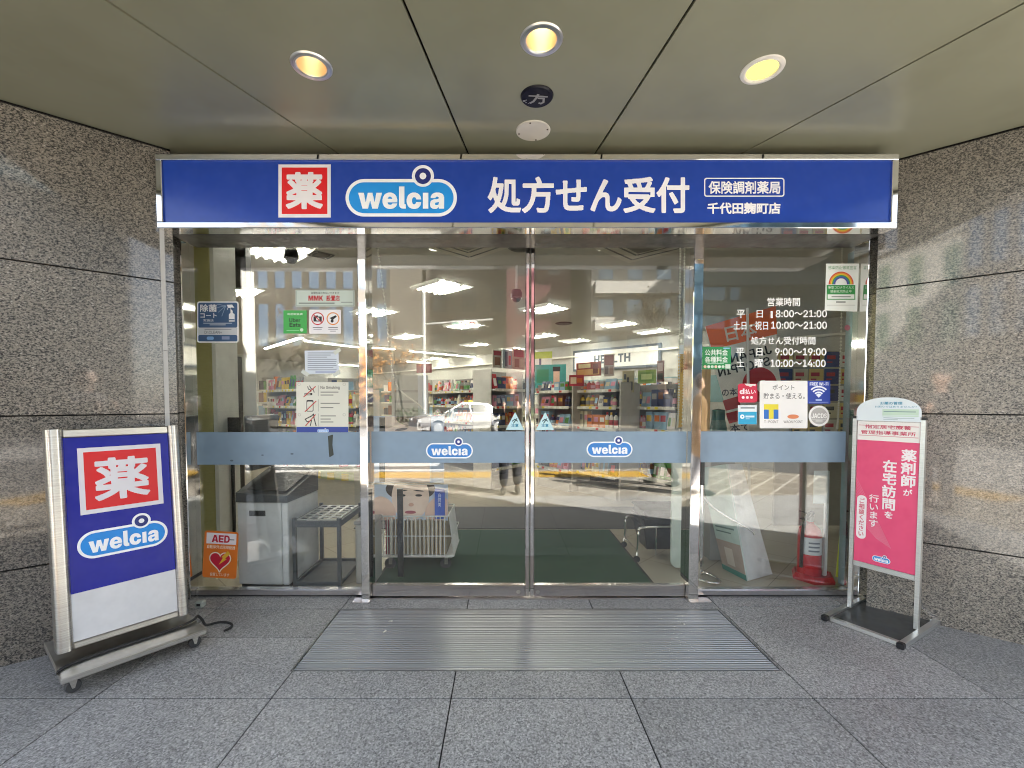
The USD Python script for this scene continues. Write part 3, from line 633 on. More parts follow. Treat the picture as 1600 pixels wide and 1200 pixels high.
def person(label, loc, rz, coat, trousers, hem, stride, hold=False):
    t = thing('person', label, 'person', loc=loc, rz=rz); s = stride
    hip = {k: np.array([0, k * .09, .92]) for k in (-1, 1)}; kn = {1: (.06 + s * .12, .095, .50), -1: (.02 - s * .05, -.095, .49)}; an = {1: (s * .22, .10, .09), -1: (-s * .28, -.10, .10)}
    sh = {k: np.array([0, k * .18, 1.40]) for k in (-1, 1)}; el = {k: np.array([-.04 - k * s * .06, k * .25, 1.12]) for k in (-1, 1)}; wr = {k: np.array([.06 - k * s * .14, k * .25, .90]) for k in (-1, 1)}
    if hold: el = {k: np.array([.12, k * .22, 1.15]) for k in (-1, 1)}; wr = {k: np.array([.27, k * .10, 1.36]) for k in (-1, 1)}
    ch = [((0, 0, 1.0), .135, (0, 0, 1.32), .15), ((0, 0, 1.38), .07, (.01, 0, 1.52), .052), ((.02, 0, 1.58), .085, (.015, 0, 1.66), .098), ((.09, 0, 1.57), .03, (.115, 0, 1.585), .016)]
    for k in (-1, 1):
        ch += [(sh[k], .06, el[k], .047), (el[k], .046, wr[k], .03), (hip[k], .10, kn[k], .065), (kn[k], .062, an[k], .042)]
        palm = wr[k] + (.01, 0, -.07); ch += [(wr[k], .026, palm, .034)]
        for j in range(4): ch.append((palm + np.array([-.024 + .016 * j, 0, -.02]), .0095, palm + np.array([-.018 + .016 * j, -k * .012, -.095 + .012 * abs(j - 1.5)]), .0075))
        ch.append((palm + np.array([.03, 0, .01]), .011, palm + np.array([.055, -k * .01, -.045]), .008))
        ch.append(((sh[k][0], sh[k][1] * .6, 1.36), .075, sh[k], .062)); ch.append(((.085, k * .034, 1.635), .014, (.09, k * .034, 1.635), .014)); ch.append(((.0, k * .095, 1.62), .02, (-.005, k * .10, 1.645), .02))
    part(t, 'body', blob(ch, .03), paint((.45, .29, .21), .5), world=False, smooth=True)
    cc = [((0, 0, hem + .1), .17, (0, 0, 1.05), .16), ((0, 0, 1.05), .155, (0, 0, 1.33), .165), ((0, 0, 1.36), .11, (0, 0, 1.43), .085)]
    for k in (-1, 1): cc += [((0, k * .11, 1.37), .08, sh[k], .078), (sh[k], .077, el[k], .062), (el[k], .062, wr[k] + (0, 0, .03), .046), ((0, k * .07, hem + .08), .13, (0, k * .07, 1.0), .13)]
    part(t, 'coat', blob(cc, .04), paint(coat, .8), world=False, smooth=True)
    tc = [(hip[1], .11, hip[-1], .11)]
    for k in (-1, 1): tc += [(hip[k], .115, kn[k], .08), (kn[k], .078, np.array(an[k]) + (0, 0, .02), .062)]
    part(t, 'trousers', blob(tc, .04), paint(trousers, .8), world=False, smooth=True)
    for k in (-1, 1): part(t, 'shoe', blob([((an[k][0] - .04, an[k][1], .045), .045, (an[k][0] + .16, an[k][1] * 1.1, .035), .035), (an[k], .045, (an[k][0], an[k][1], .05), .045)], .03), paint((.03, .028, .026), .4), world=False, smooth=True)
    part(t, 'hair', blob([((-.015, 0, 1.66), .108, (.0, 0, 1.69), .10), ((-.04, 0, 1.58), .075, (-.03, 0, 1.66), .1)], .03), paint((.02, .016, .013), .5), world=False, smooth=True)
person('person in a dark jacket and black trousers walking past the shop', (2.60, -1.15, 0), math.radians(200), (.03, .03, .035), (.012, .012, .014), .86, .7)
person('person in dark clothes holding up a phone in front of the doors', (.10, -.48, 0), math.radians(90), (.02, .02, .025), (.02, .022, .03), .85, .12, True)
person('person in a tan coat and grey trousers at the right', (2.82, -.42, 0), math.radians(20), (.15, .09, .04), (.10, .10, .11), .62, .5)
# ================================================================== inside the shop
AX, BX = np.array([.700, .714]), np.array([-.714, .700])          # the shop's grid runs at 45 degrees to the doors
A_, B_ = np.array([-2.19, 3.16]), np.array([2.49, 3.16])
C_ = B_ + AX * 6.22; D_ = C_ + BX * 18.0; E_ = A_ + BX * 13.0
room = Polygon([tuple(A_), tuple(B_), tuple(C_), tuple(D_), tuple(E_)])
M_VINYL = mat('beige_vinyl_floor', {'g': ('geometry', {}), 'm': ('mapping', {'rotation': (0, 0, -.795)}),
    'b': ('brick_texture', {'scale': 1., 'offset': 0., 'brick_width': .45, 'row_height': .45, 'mortar_size': .003, 'color1': (.46, .41, .32), 'color2': (.43, .385, .30), 'mortar': (.25, .22, .17)}), 'p': ('principled_bsdf', {'roughness': .28})},
    [('g.position', 'm.vector'), ('m.vector', 'b.vector'), ('b.color', 'p.base_color')])
solo('shop_floor', prism(room, -.06, -.004), M_VINYL, 'beige vinyl shop floor seen through the glass', kind='structure')
SC = 2.90
M_CEIL = paint((.46, .44, .395), .8)
solo('shop_ceiling', prism(room, SC, SC + .08), M_CEIL, 'pale shop ceiling with recessed light panels', kind='structure')
M_SWALL = paint((.44, .43, .39), .8)
iw = thing('shop_wall', 'beige inner walls of the shop', 'wall', loc=(C_[0], C_[1], 0))
def wall2(parent, a, b, z0, z1, m, t=.06, off=0., name='wall_panel'):
    a, b = np.array(a, float), np.array(b, float); d = (b - a) / np.linalg.norm(b - a); n = np.array([d[1], -d[0]])
    return part(parent, name, prism([tuple(a + n * off), tuple(b + n * off), tuple(b + n * (off + t)), tuple(a + n * (off + t))], z0, z1), m)
for a, b in ((B_, C_), (C_, D_), (D_, E_), (E_, A_)): wall2(iw, a, b, 0, SC, M_SWALL)
wall2(iw, C_, D_, 1.35, 1.93, paint((.14, .26, .27), .5), .012, -.02, 'teal_band')
wall2(iw, C_, D_, 2.56, 2.60, paint((.75, .73, .66), .4), .10, -.11, 'cornice')
m_ = thing('door_mat', 'dark green entrance mat inside the doors', 'mat', loc=(0, 3.9, 0))
M_GREEN = mat('green_mat', {'g': ('geometry', {}), 'n': ('noise_texture', {'scale': 240., 'detail': 2.}), 'w': ('noise_texture', {'scale': 3., 'detail': 2.}), 'r': ('rgb_ramp', {'ramp': [(.3, (.014, .045, .026)), (.7, (.034, .098, .056))]}),
               'b': ('bump', {'strength': .5, 'distance': .004}), 'p': ('principled_bsdf', {'roughness': .95})}, [('g.position', 'n.vector'), ('n.fac', 'r.fac'), ('r.color', 'p.base_color'), ('n.fac', 'b.height'), ('b.normal', 'p.normal')])
part(m_, 'pile', bevel_box(-.95, 1.10, 3.17, 4.70, -.004, .008, .003), M_GREEN)
part(m_, 'rubber_edge', bx(-.97, 1.12, 3.165, 4.72, -.004, .003), M_RUBBER)
g2 = solo('grey_mat', bevel_box(-1.6, 1.9, 4.76, 5.75, -.004, .006, .003), paint((.10, .10, .10), .9), 'charcoal mat behind the green mat inside the doors', 'mat')

# light panels
M_TUBE = emit((1., .96, .84), 9.0, 'fluorescent_tube'); M_DIFF = emit((1., .94, .70), .20, 'light_panel')
tr0 = thing('light_panel', 'placeholder', 'ceiling light', loc=(0, 0, 0))
proto = tr0
part(tr0, 'frame', [bx(-.31, .31, -.31, -.295, -.006, .02), bx(-.31, .31, .295, .31, -.006, .02), bx(-.31, -.295, -.294, .294, -.006, .02), bx(.295, .31, -.294, .294, -.006, .02)], M_WHITE, world=False)
part(tr0, 'reflector', bx(-.294, .294, -.294, .294, -.004, -.002), M_DIFF, world=False)
for k in (-.18, 0, .18):
    part(tr0, 'tube', rod((k, -.28, -.016), (k, .28, -.016), .0125, 10), M_TUBE, world=False)
    for s in (-.09, .09):
        if k + s < .2: part(tr0, 'louvre', hexa([(k + s - .02, -.29, -.006), (k + s + .02, -.29, -.006), (k + s + .02, .29, -.006), (k + s - .02, .29, -.006), (k + s - .002, -.29, -.045), (k + s + .002, -.29, -.045), (k + s + .002, .29, -.045), (k + s - .002, .29, -.045)]), M_WHITE, world=False)
panels = [((430, 391), 'nearest shop light panel, top of the left fixed pane with a camera in front'), ((690, 448), 'shop light panel high in the left door leaf'), ((850, 482), 'shop light panel beside the meeting stiles in the right door leaf'),
          ((965, 506), 'shop light panel in the middle of the right door leaf'), ((1018, 517), 'shop light panel at the right of the right door leaf, above the health sign'), ((898, 532), 'shop light panel just above the health sign, left end'),
          ((845, 524), 'small shop light panel under the one beside the meeting stiles'), ((635, 525), 'shop light panel at the left of the left door leaf'), ((724, 508), 'shop light panel below the large one in the left door leaf'),
          ((742, 538), 'low small shop light panel in the left door leaf'), ((801, 545), 'farthest shop light panel beside the left meeting stile'), ((585, 487), 'shop light panel half hidden by the left jamb post'),
          ((366, 453), 'shop light panel above the blue disinfection sticker'), ((676, 560), 'lowest far shop light panel in the left door leaf')]
for k, (p, lab) in enumerate(panels):
    q = onZ(p[0], p[1], SC - .002)
    if k == 0:
        x = UsdGeom.Xformable(stage.GetPrimAtPath(tr0)); ops = x.GetOrderedXformOps(); ops[0].Set(Gf.Vec3d(*map(float, q))); ops[1].Set(math.degrees(.795)); tag(tr0, lab)
        tag(tr0, group='recessed light panels in the shop ceiling')
    else: copy_of(tr0, 'light_panel', lab, 'ceiling light', q, .795, 'recessed light panels in the shop ceiling')
for (xa, ya), (xb, yb), lab in (((578, 543), (616, 546), 'long strip light at the far left of the left door leaf'), ((641, 549), (741, 558), 'long strip light above the far left shelves'), ((636, 565), (667, 567), 'short strip light low in the left door leaf'),
                                ((477, 533), (560, 543), 'strip light beside the no smoking notice'), ((415, 545), (470, 528), 'slanting strip light behind the green sticker'), ((530, 570), (562, 572), 'lowest strip light right of the taped notice')):
    a, b = onZ(xa, ya, SC - .06), onZ(xb, yb, SC - .06)
    st = thing('strip_light', lab, 'ceiling light', loc=(a + b) / 2)
    part(st, 'housing', bar(a + (0, 0, .035), b + (0, 0, .035), .14, .05), M_WHITE); part(st, 'tube', bar(a, b, .06, .018), M_TUBE)
for px, lab in (((680, 388), 'round shop downlight at the top of the left door leaf'), ((944, 388), 'round shop downlight at the top of the right door leaf')):
    q = onZ(px[0], px[1], SC)
    st = thing('shop_downlight', lab, 'ceiling light', loc=q); part(st, 'rim', lathe([(.058, 0), (.06, -.008), (.075, -.006), (.078, 0)], 28), M_WHITE, world=False); part(st, 'lens', lathe([(0, -.004), (.058, -.002), (.058, .004), (0, .004)], 24), emit((1., .93, .75), .8, 'lens'), world=False)
def vent(px, w, lab):
    q = onZ(px[0], px[1], SC); t = thing('air_vent', lab, 'air vent', loc=q, rz=.795)
    part(t, 'panel', bx(-w, w, -w, w, -.018, 0), paint((.55, .52, .45), .6), world=False)
    for s in (.55, .80): part(t, 'slot', [bx(-w * s, w * s, sg * w * s - .012, sg * w * s + .012, -.0195, -.0182) for sg in (-1, 1)] + [bx(sg * w * s - .012, sg * w * s + .012, -w * s + .013, w * s - .013, -.0195, -.0182) for sg in (-1, 1)], M_BLACK, world=False)
    part(t, 'grille', bx(-w * .45, w * .45, -w * .45, w * .45, -.0195, -.0182), paint((.2, .19, .17), .7), world=False)
vent((1010, 379), .42, 'square ceiling air vent in the right door leaf'); vent((728, 374), .42, 'square ceiling air vent at the top of the left door leaf'); vent((502, 396), .12, 'small dark ceiling vent right of the nearest light panel')
q = onZ(814, 386, SC); t = thing('ceiling_speaker', 'round black ceiling speaker beside the meeting stiles', 'speaker', loc=q); part(t, 'grille', lathe([(0, -.02), (.11, -.018), (.13, -.008), (.135, 0), (0, 0)], 28), M_BLACK, world=False)
q = onZ(881, 505, SC); t = thing('ceiling_speaker', 'flat dark round speaker between the light panels of the right door leaf', 'speaker', loc=q); part(t, 'grille', lathe([(0, -.02), (.14, -.018), (.165, -.008), (.17, 0), (0, 0)], 28), paint((.06, .03, .025), .5), world=False)
def dome_camera(px, Y, lab):
    c0 = onY(px[0], px[1], Y); t = thing('security_camera', lab, 'security camera', loc=c0)
    part(t, 'rod', rod((c0[0], c0[1], c0[2] + .05), (c0[0], c0[1], SC), .012), M_WHITE)
    part(t, 'housing', moved(lathe([(0, .07), (.05, .065), (.065, .03), (.065, -.02), (0, -.02)], 20), c0), M_BLACK, smooth=40)
    part(t, 'dome', moved(lathe([(.0, -.075), (.03, -.068), (.05, -.045), (.056, -.021), (0, -.021)], 20), c0), paint((.02, .02, .025), .08, coat=.5), smooth=60)
dome_camera((807, 462), 5.2, 'black dome camera hanging on a rod left of the meeting stiles'); dome_camera((455, 400), 4.3, 'black camera hanging in front of the nearest light panel')
# health sign on the far wall
a3, b3 = onY(898, 562, 13.30), None
def on_wall(px, py, w0, d):
    """where the view line through a photograph pixel meets a wall"""
    r = ray(px, py); n = np.array([d[1], -d[0]]); t = (n @ w0) / (n @ r[:2]); return np.array([0, 0, EYE]) + t * r
h0, h1 = on_wall(1029, 555, C_ + np.array([-.04, -.04]), BX), on_wall(899, 562, C_ + np.array([-.04, -.04]), BX)
hz = (on_wall(1029, 569, C_ - .04, BX)[2], on_wall(1029, 540, C_ - .04, BX)[2])
hs = thing('wall_sign', 'long white wall sign reading health on the far shop wall', 'sign', loc=(h0 + h1) / 2)
du = (h0 - h1); L_ = np.linalg.norm(du[:2]); du = np.array([du[0], du[1], 0]) / L_
hp = Plane((h1[0], h1[1], hz[0]), du, (0, 0, 1)); HH = hz[1] - hz[0]
part(hs, 'frame', hp.slab(sbox(-.06, -.06, L_ + .06, HH + .06), -.03, .02), paint((.10, .12, .15), .5)); part(hs, 'white_face', hp.slab(sbox(0, 0, L_, HH), .021, .03), paint((.78, .76, .72), .5))
part(hs, 'lettering', hp.sheet(text('HEALTH', L_ * .26, HH * .24, L_ * .70, HH * .74, .9, 64), .0325), ink('#3a4654'))

# shelving with goods
PAL = [('red', '#b8202c'), ('white', '#e6e2da'), ('yellow', '#d9b63a'), ('navy', '#27355f'), ('green', '#4f8b3c'), ('pink', '#d98ba0'), ('brown', '#7b4a2c'), ('pale blue', '#8fb4cc'), ('black', '#26262a'), ('orange', '#d8752b'), ('cream', '#d8cfae'), ('grey', '#8d8d8a')]
def goods_row(tl0, tl1, z, hmax, bay, depth, rng, kinds=('box', 'bottle', 'pouch'), level=''):
    d = np.array(tl1) - np.array(tl0); L = np.linalg.norm(d); d /= L; n = np.array([d[1], -d[0]])   # n towards the viewer
    x = .03
    run = 0
    while x < L - .06:
        if run <= 0: kind, (cn, cc), w, h, run = rng.choice(kinds), PAL[rng.integers(len(PAL))], rng.uniform(.055, .115), hmax * rng.uniform(.72, 1.0), rng.integers(1, 4)
        run -= 1
        if x + w > L - .02: break
        p = np.array(tl0) + d * (x + w / 2) + n * rng.uniform(-.02, .015); rz = math.atan2(d[1], d[0]); x += w + .008
        an, accent = PAL[rng.integers(len(PAL))]
        if an == cn: an, accent = ('white', '#e6e2da') if cn != 'white' else ('red', '#b8202c')
        where = f'{level} of the {bay}'
        if kind == 'box':
            t = thing('product_box', f'small {cn} product box, {an} print, {level}, {bay}', 'box', loc=(p[0], p[1], z), rz=rz, group=f'{cn} {an} boxes on the {where}')
            part(t, 'carton', bx(-w / 2, w / 2, -.03, .05, 0, h), paint(cc, .4), world=False)
            part(t, 'printed_panel', bx(-w * .38, w * .38, -.0312, -.0303, h * .45, h * rng.uniform(.7, .85)), paint(accent, .4), world=False)
        elif kind == 'bottle':
            t = thing('product_bottle', f'small {cn} bottle, {an} print, {level}, {bay}', 'bottle', loc=(p[0], p[1], z), rz=rz, group=f'{cn} {an} bottles on the {where}')
            r = w * .42
            part(t, 'bottle_body', lathe([(0, 0), (r, 0), (r, h * .66), (r * .45, h * .80), (0, h * .80)], 12), paint(cc, .3), world=False)
            part(t, 'cap', lathe([(0, h * .801), (r * .46, h * .801), (r * .46, h * .96), (0, h * .97)], 10), paint(accent, .4), world=False)
            part(t, 'label_band', lathe([(r * 1.015, h * .18), (r * 1.015, h * .5)], 12), paint(PAL[rng.integers(len(PAL))][1], .5), world=False)
        else:
            t = thing('product_pouch', f'small {cn} pouch, {an} print, {level}, {bay}', 'pouch', loc=(p[0], p[1], z), rz=rz, group=f'{cn} {an} pouches on the {where}')
            v = trimesh.convex.convex_hull(np.array([(s * w / 2, q, zz) for s in (-1, 1) for q, zz in ((-.035, .02), (.035, .02), (-.02, 0), (.02, 0), (0, h))]))
            part(t, 'bag', v, paint(cc, .3), world=False)
            part(t, 'printed_panel', [hexa([(-w * .33, -.0335, .05), (w * .33, -.0335, .05), (w * .33, -.031, .05), (-w * .33, -.031, .05), (-w * .33, -.012, h * .72), (w * .33, -.012, h * .72), (w * .33, -.009, h * .72), (-w * .33, -.009, h * .72)])], paint(accent, .4), world=False)
def shelf(name, label, bay, pa, pb, height, levels, rng, back=(.30, .30, .29), kinds=('box', 'bottle', 'pouch'), depth=.40, goods=True):
    a, b = np.array(pa, float), np.array(pb, float); d = (b - a) / np.linalg.norm(b - a); n = np.array([d[1], -d[0]]); L = np.linalg.norm(b - a)
    if n @ (-(a + b) / 2) < 0: a, b, d, n = b, a, -d, -n
    t = thing(name, label, 'shelf', loc=((a + b) / 2).tolist() + [0])
    def slab(u0, u1, w0, w1, z0, z1): return prism([tuple(a + d * u + n * w) for u, w in ((u0, w0), (u1, w0), (u1, w1), (u0, w1))], z0, z1)
    part(t, 'back_panel', slab(0, L, -depth - .03, -depth, 0, height), paint(back, .6))
    part(t, 'plinth', slab(.01, L - .01, -depth + .001, -.02, 0, .12), paint((.55, .53, .5), .5))
    for u in (-.022, L): part(t, 'end_panel', slab(u, u + .022, -depth - .03, -.06, 0, height), paint((.62, .60, .56), .5))
    for z in levels:
        part(t, 'shelf_board', slab(0.002, L - .002, -depth + .002, .0, z - .02, z), paint((.66, .64, .60), .5))
        part(t, 'price_rail', slab(0.004, L - .004, .001, .010, z - .035, z + .008), paint((.74, .72, .62), .4))
        for k in range(int(L / .13)):
            u = .02 + k * .13 + rng.uniform(0, .02)
            if u + .06 < L and rng.random() < .8: part(t, 'price_tag', slab(u, u + .055, .0105, .012, z - .03, z + .003), paint(('#f2efe6', '#f0d838', '#d33a36', '#f2efe6')[rng.integers(4)], .5))
    if goods:
        hs_ = list(np.diff(levels)) + [min(.30, height - levels[-1] + .12)]
        names = ('bottom level', 'second level', 'third level', 'fourth level', 'fifth level')
        for i, (z, hh) in enumerate(zip(levels, hs_)): goods_row(a + d * .01 - n * .09, b - d * .01 - n * .09, z + .001, max(.08, hh - .06), bay, depth, rng, kinds, 'top level' if i == len(levels) - 1 else names[i])
    return t
def gp(px, Y): return onY(px, 628, Y)[:2]
LV = (.32, .66, .98, 1.28)
r2 = np.random.default_rng(21)
shelf('store_shelf', 'shelf bay with drinks and snacks right of the meeting stiles', 'shelf right of the meeting stiles', gp(838, 7.3), gp(889, 6.7), 1.62, LV + (1.52,), r2)
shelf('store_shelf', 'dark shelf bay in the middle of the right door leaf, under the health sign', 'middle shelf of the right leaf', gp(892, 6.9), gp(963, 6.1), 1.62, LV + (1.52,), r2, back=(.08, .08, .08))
shelf('store_shelf', 'shelf bay with colourful packs at the right of the right door leaf', 'right shelf of the right leaf', gp(968, 6.6), gp(1056, 5.7), 1.60, LV, r2)
shelf('store_shelf', 'shelf bay with framed cards left of the meeting stiles', 'shelf left of the meeting stiles', gp(773, 6.9), gp(820, 7.5), 1.85, LV + (1.55,), r2, kinds=('box', 'pouch'))
shelf('store_shelf', 'long shelf with hanging dark goods at the back left', 'back left shelf', gp(672, 9.3), gp(756, 7.6), 1.80, LV + (1.55,), r2, back=(.16, .15, .14), kinds=('bottle', 'pouch'))
shelf('store_shelf', 'far shelf with bags behind the copy machine, left pane', 'far shelf of the left pane', gp(412, 8.0), gp(470, 7.0), 1.75, LV + (1.55,), r2, kinds=('box', 'pouch'))
shelf('store_shelf', 'low shelf seen between the notices of the left pane', 'low shelf of the left pane', gp(478, 8.2), gp(556, 7.2), 1.55, LV, r2, kinds=('box', 'bottle'))
# header cards above the shelves
def board(name, label, cat, quad, colour, stripes=()):
    """a thin printed board standing at its own depth: bottom-left and bottom-right as (pixel x, Y), z0, z1"""
    (pa, ya), (pb, yb), z0, z1 = quad; a, b = gp(pa, ya), gp(pb, yb); d = b - a; L = np.linalg.norm(d); d = np.array([d[0], d[1], 0]) / L
    t = thing(name, label, cat, loc=((a[0] + b[0]) / 2, (a[1] + b[1]) / 2, z0)); p = Plane((a[0], a[1], z0), d, (0, 0, 1))
    part(t, 'panel', p.slab(sbox(0, 0, L, z1 - z0), -.012, 0), paint(colour, .4))
    for k, (x0, y0, x1, y1, cc) in enumerate(stripes): part(t, 'printed_field', p.sheet(sbox(L * x0, (z1 - z0) * y0, L * x1, (z1 - z0) * y1), .0015 + .0006 * k), paint(cc, .4))
    return t, p, L, z1 - z0
board('header_card', 'red and orange header card on the shelf under the health sign', 'display card', ((900, 6.7), (938, 6.35), 1.72, 1.92), '#9c3a2a', ((.05, .1, .95, .5, '#d8a05a'), (.1, .6, .6, .9, '#e6d2a0'), (.7, .15, .9, .85, '#7b2a22')))
board('header_card', 'red display card at the left of the header cards', 'display card', ((889, 6.6), (912, 6.5), 1.58, 1.74), '#b02a3a', ((.1, .2, .5, .8, '#e8d0b0'), (.55, .3, .9, .7, '#d87020')))
board('header_card', 'light green header card at the right of the health sign shelves', 'display card', ((996, 6.2), (1024, 6.0), 1.60, 1.78), '#8fb04a', ((.1, .15, .9, .85, '#6f9a3a'), (.2, .3, .8, .7, '#c6d88a')))
board('header_card', 'tall narrow picture card in front of the health sign', 'display card', ((943, 6.2), (959, 6.15), 1.70, 2.0), '#c8b8b0', ((.05, .5, .95, .95, '#a86a66'), (.1, .1, .45, .45, '#8a7a80'), (.55, .1, .9, .45, '#b89a90')))
board('header_card', 'black and white spotted bag card between the green and red cards', 'display card', ((972, 6.3), (990, 6.2), 1.48, 1.78), '#b8ae84', ((.1, .15, .3, .5, '#222222'), (.4, .3, .6, .7, '#222222'), (.7, .1, .9, .5, '#222222'), (.15, .6, .35, .85, '#222222')))
board('header_card', 'narrow dark pink card at the right end of the shelves', 'display card', ((1026, 6.1), (1036, 6.0), 1.62, 1.90), '#8a5a5a', ((.1, .5, .9, .9, '#d0b8b8'), (.1, .1, .9, .4, '#3a2a2a')))
board('category_board', 'teal category board above the shelf beside the meeting stiles', 'sign', ((836, 8.6), (884, 8.4), 1.62, 2.05), '#2f8a86', ((.05, .2, .45, .8, '#2a7a5a'), (.6, .1, .8, .7, '#d8b09a'), (.58, .7, .82, .9, '#1e1a1a')))
board('category_board', 'white hanging aisle board with green top beside the meeting stiles', 'sign', ((834, 9.6), (862, 9.4), 2.03, 2.40), '#a8b83a', ((.0, .0, 1., .62, '#dcdcd6'), (.3, .0, .42, .62, '#4a5a78')))
board('picture_card', 'framed card with a face above the shelf left of the meeting stiles', 'display card', ((770, 6.7), (784, 6.8), 1.86, 2.12), '#c9bfb4', ((.1, .7, .9, .95, '#b03a44'), (.2, .15, .8, .6, '#8a5a44')))
board('picture_card', 'blue picture card above the shelf left of the meeting stiles', 'display card', ((786, 6.8), (800, 7.0), 1.86, 2.14), '#aab8c4', ((.2, .1, .5, .9, '#50607a'), (.6, .2, .85, .7, '#c83a4a')))
board('picture_card', 'red and cream picture card beside the left meeting stile', 'display card', ((801, 7.0), (820, 7.2), 1.86, 2.18), '#c8aa98', ((.1, .6, .9, .95, '#b0323c'), (.15, .1, .5, .5, '#9a6a58'), (.6, .1, .9, .5, '#d8c8b0')))
board('aisle_board', 'small dark red board hanging at the back of the shop', 'sign', ((651, 12.0), (675, 12.0), 2.12, 2.36), '#6a1420')
board('notice_panel', 'grey translucent notice panel with faint lettering behind the left door leaf', 'notice board', ((612, 4.6), (669, 4.6), 1.0, 1.62), '#b8b8ae', ((.1, .72, .75, .76, '#9a9a92'), (.08, .55, .85, .59, '#9a9a92'), (.1, .40, .8, .43, '#9a9a92'), (.72, .02, 1., 1., '#c9cdd2')))
# ------------------------------------------------------------------ things just inside the glass, left pane
q0, q1 = gp(309, 3.55), gp(338, 3.60)
t = thing('olive_pillar', 'yellow olive pillar panel inside the left pane', 'pillar', loc=((q0[0] + q1[0]) / 2, 3.6, 0))
part(t, 'panel', bx(q0[0], q1[0], 3.55, 3.85, .0, SC - .002), paint((.36, .33, .12), .5)); part(t, 'white_edge', bx(q1[0] + .001, q1[0] + .03, 3.56, 3.85, 0, SC - .002), paint((.66, .66, .62), .4))
q0, q1 = gp(344, 3.95), gp(396, 4.05)
t = thing('dark_partition', 'black partition panel behind the copy machine inside the left pane', 'partition', loc=((q0[0] + q1[0]) / 2, 4.0, 0))
part(t, 'panel', bx(q0[0], q1[0] - .10, 3.98, 4.06, 0, 1.75), M_BLACK); part(t, 'upper_panel', bx(q0[0] + .02, q1[0], 3.98, 4.06, 2.35, SC - .002), M_BLACK)
board('wall_poster', 'white poster board with blue picture inside the left pane above the band', 'poster', ((331, 4.3), (401, 4.3), 1.02, 1.80), '#d8d6cc', ((.0, .0, .28, .95, '#7aa5c8'), (.0, .0, .12, .7, '#b6a860'), (.28, .2, .55, .93, '#15181c')))
t = thing('monitor', 'small black screen standing just above the blue band of the left pane', 'screen', loc=onY(357, 676, 3.7))
p0, p1 = onY(338, 682, 3.7), onY(376, 652, 3.7)
part(t, 'screen', bevel_box(p0[0], p1[0], 3.69, 3.72, p0[2], p1[2], .004), paint((.008, .008, .01), .08)); part(t, 'stand', bx((p0[0] + p1[0]) / 2 - .02, (p0[0] + p1[0]) / 2 + .02, 3.721, 3.74, 0, p1[2] - .05), M_BLACK)
km = thing('copy_machine', 'white self service machine with dark sloping top inside the left pane', 'machine', loc=(-1.92, 3.22, 0), rz=math.radians(-3))
part(km, 'cabinet', bevel_box(0, .325, 0, .46, .03, .63, .006), paint((.58, .60, .62), .35), world=False)
part(km, 'side_panel', bevel_box(.329, .375, .0, .47, .03, .63, .006), paint((.64, .66, .68), .35), world=False)
part(km, 'slot_handle', bevel_box(.09, .21, -.004, .003, .53, .57, .004), M_BLACK, world=False)
part(km, 'plinth', bx(.01, .365, .02, .45, 0, .029), M_BLACK, world=False)
part(km, 'sloping_top', hexa([(0, -.01, .631), (.378, -.01, .631), (.378, .47, .631), (0, .47, .631), (0, -.01, .70), (.378, -.01, .68), (.378, .47, .80), (0, .47, .84)]), paint((.06, .065, .07), .35), world=False)
part(km, 'work_surface', hexa([(.06, .03, .716), (.35, .03, .702), (.35, .42, .800), (.06, .42, .825), (.06, .03, .722), (.35, .03, .708), (.35, .42, .806), (.06, .42, .831)]), M_BLACK, world=False)
part(km, 'upright_panel', bevel_box(0, .06, .10, .46, .842, 1.25, .006), paint((.09, .095, .10), .4), world=False)
us = thing('umbrella_stand', 'black metal umbrella stand with slotted top beside the copy machine', 'umbrella stand', loc=(-1.42, 3.40, 0))
ux0, ux1, uy0, uy1, uh = -1.50, -1.18, 3.20, 3.68, .50
M_FRAME = paint((.05, .055, .06), .45)
for x in (ux0, ux1):
    for y in (uy0, uy1): part(us, 'leg', bx(x - .012, x + .012, y - .012, y + .012, 0, uh + .02), M_FRAME)
for y in (uy0, uy1): part(us, 'rail', bx(ux0 + .013, ux1 - .013, y - .010, y + .010, uh - .045, uh - .001), M_FRAME); part(us, 'foot_rail', bx(ux0 + .013, ux1 - .013, y - .009, y + .009, .03, .06), M_FRAME)
for x in (ux0, ux1): part(us, 'rail', bx(x - .010, x + .010, uy0 + .013, uy1 - .013, uh - .045, uh - .001), M_FRAME); part(us, 'foot_rail', bx(x - .009, x + .009, uy0 + .013, uy1 - .013, .03, .06), M_FRAME)
part(us, 'drip_tray', bx(ux0 + .02, ux1 - .02, uy0 + .02, uy1 - .02, .02, .045), M_FRAME)
top = sbox(ux0 + .011, uy0 + .011, ux1 - .011, uy1 - .011)
for i in range(4):
    for j in range(6): top = top.difference(sbox(ux0 + .025 + i * .073, uy0 + .028 + j * .073, ux0 + .025 + i * .073 + .050, uy0 + .028 + j * .073 + .050))
part(us, 'slotted_top', prism(top, uh, uh + .006), paint((.40, .40, .39), .35, metallic=.5))
cs = thing('candy_counter', 'low beige counter with yellow price strip behind the umbrella stand', 'counter', loc=onZ(515, 800, 0).tolist())
ca = gp(488, 5.4); cb = gp(552, 5.15)
part(cs, 'counter_body', prism([tuple(ca), tuple(cb), tuple(cb + (.2, .5)), tuple(ca + (.2, .5))], 0, .58), paint((.52, .49, .40), .5))
part(cs, 'price_strip', prism([tuple(ca - (.003, .012)), tuple(cb - (.003, .012)), tuple(cb - (.001, .002)), tuple(ca - (.001, .002))], .44, .54), paint((.45, .55, .25), .5))
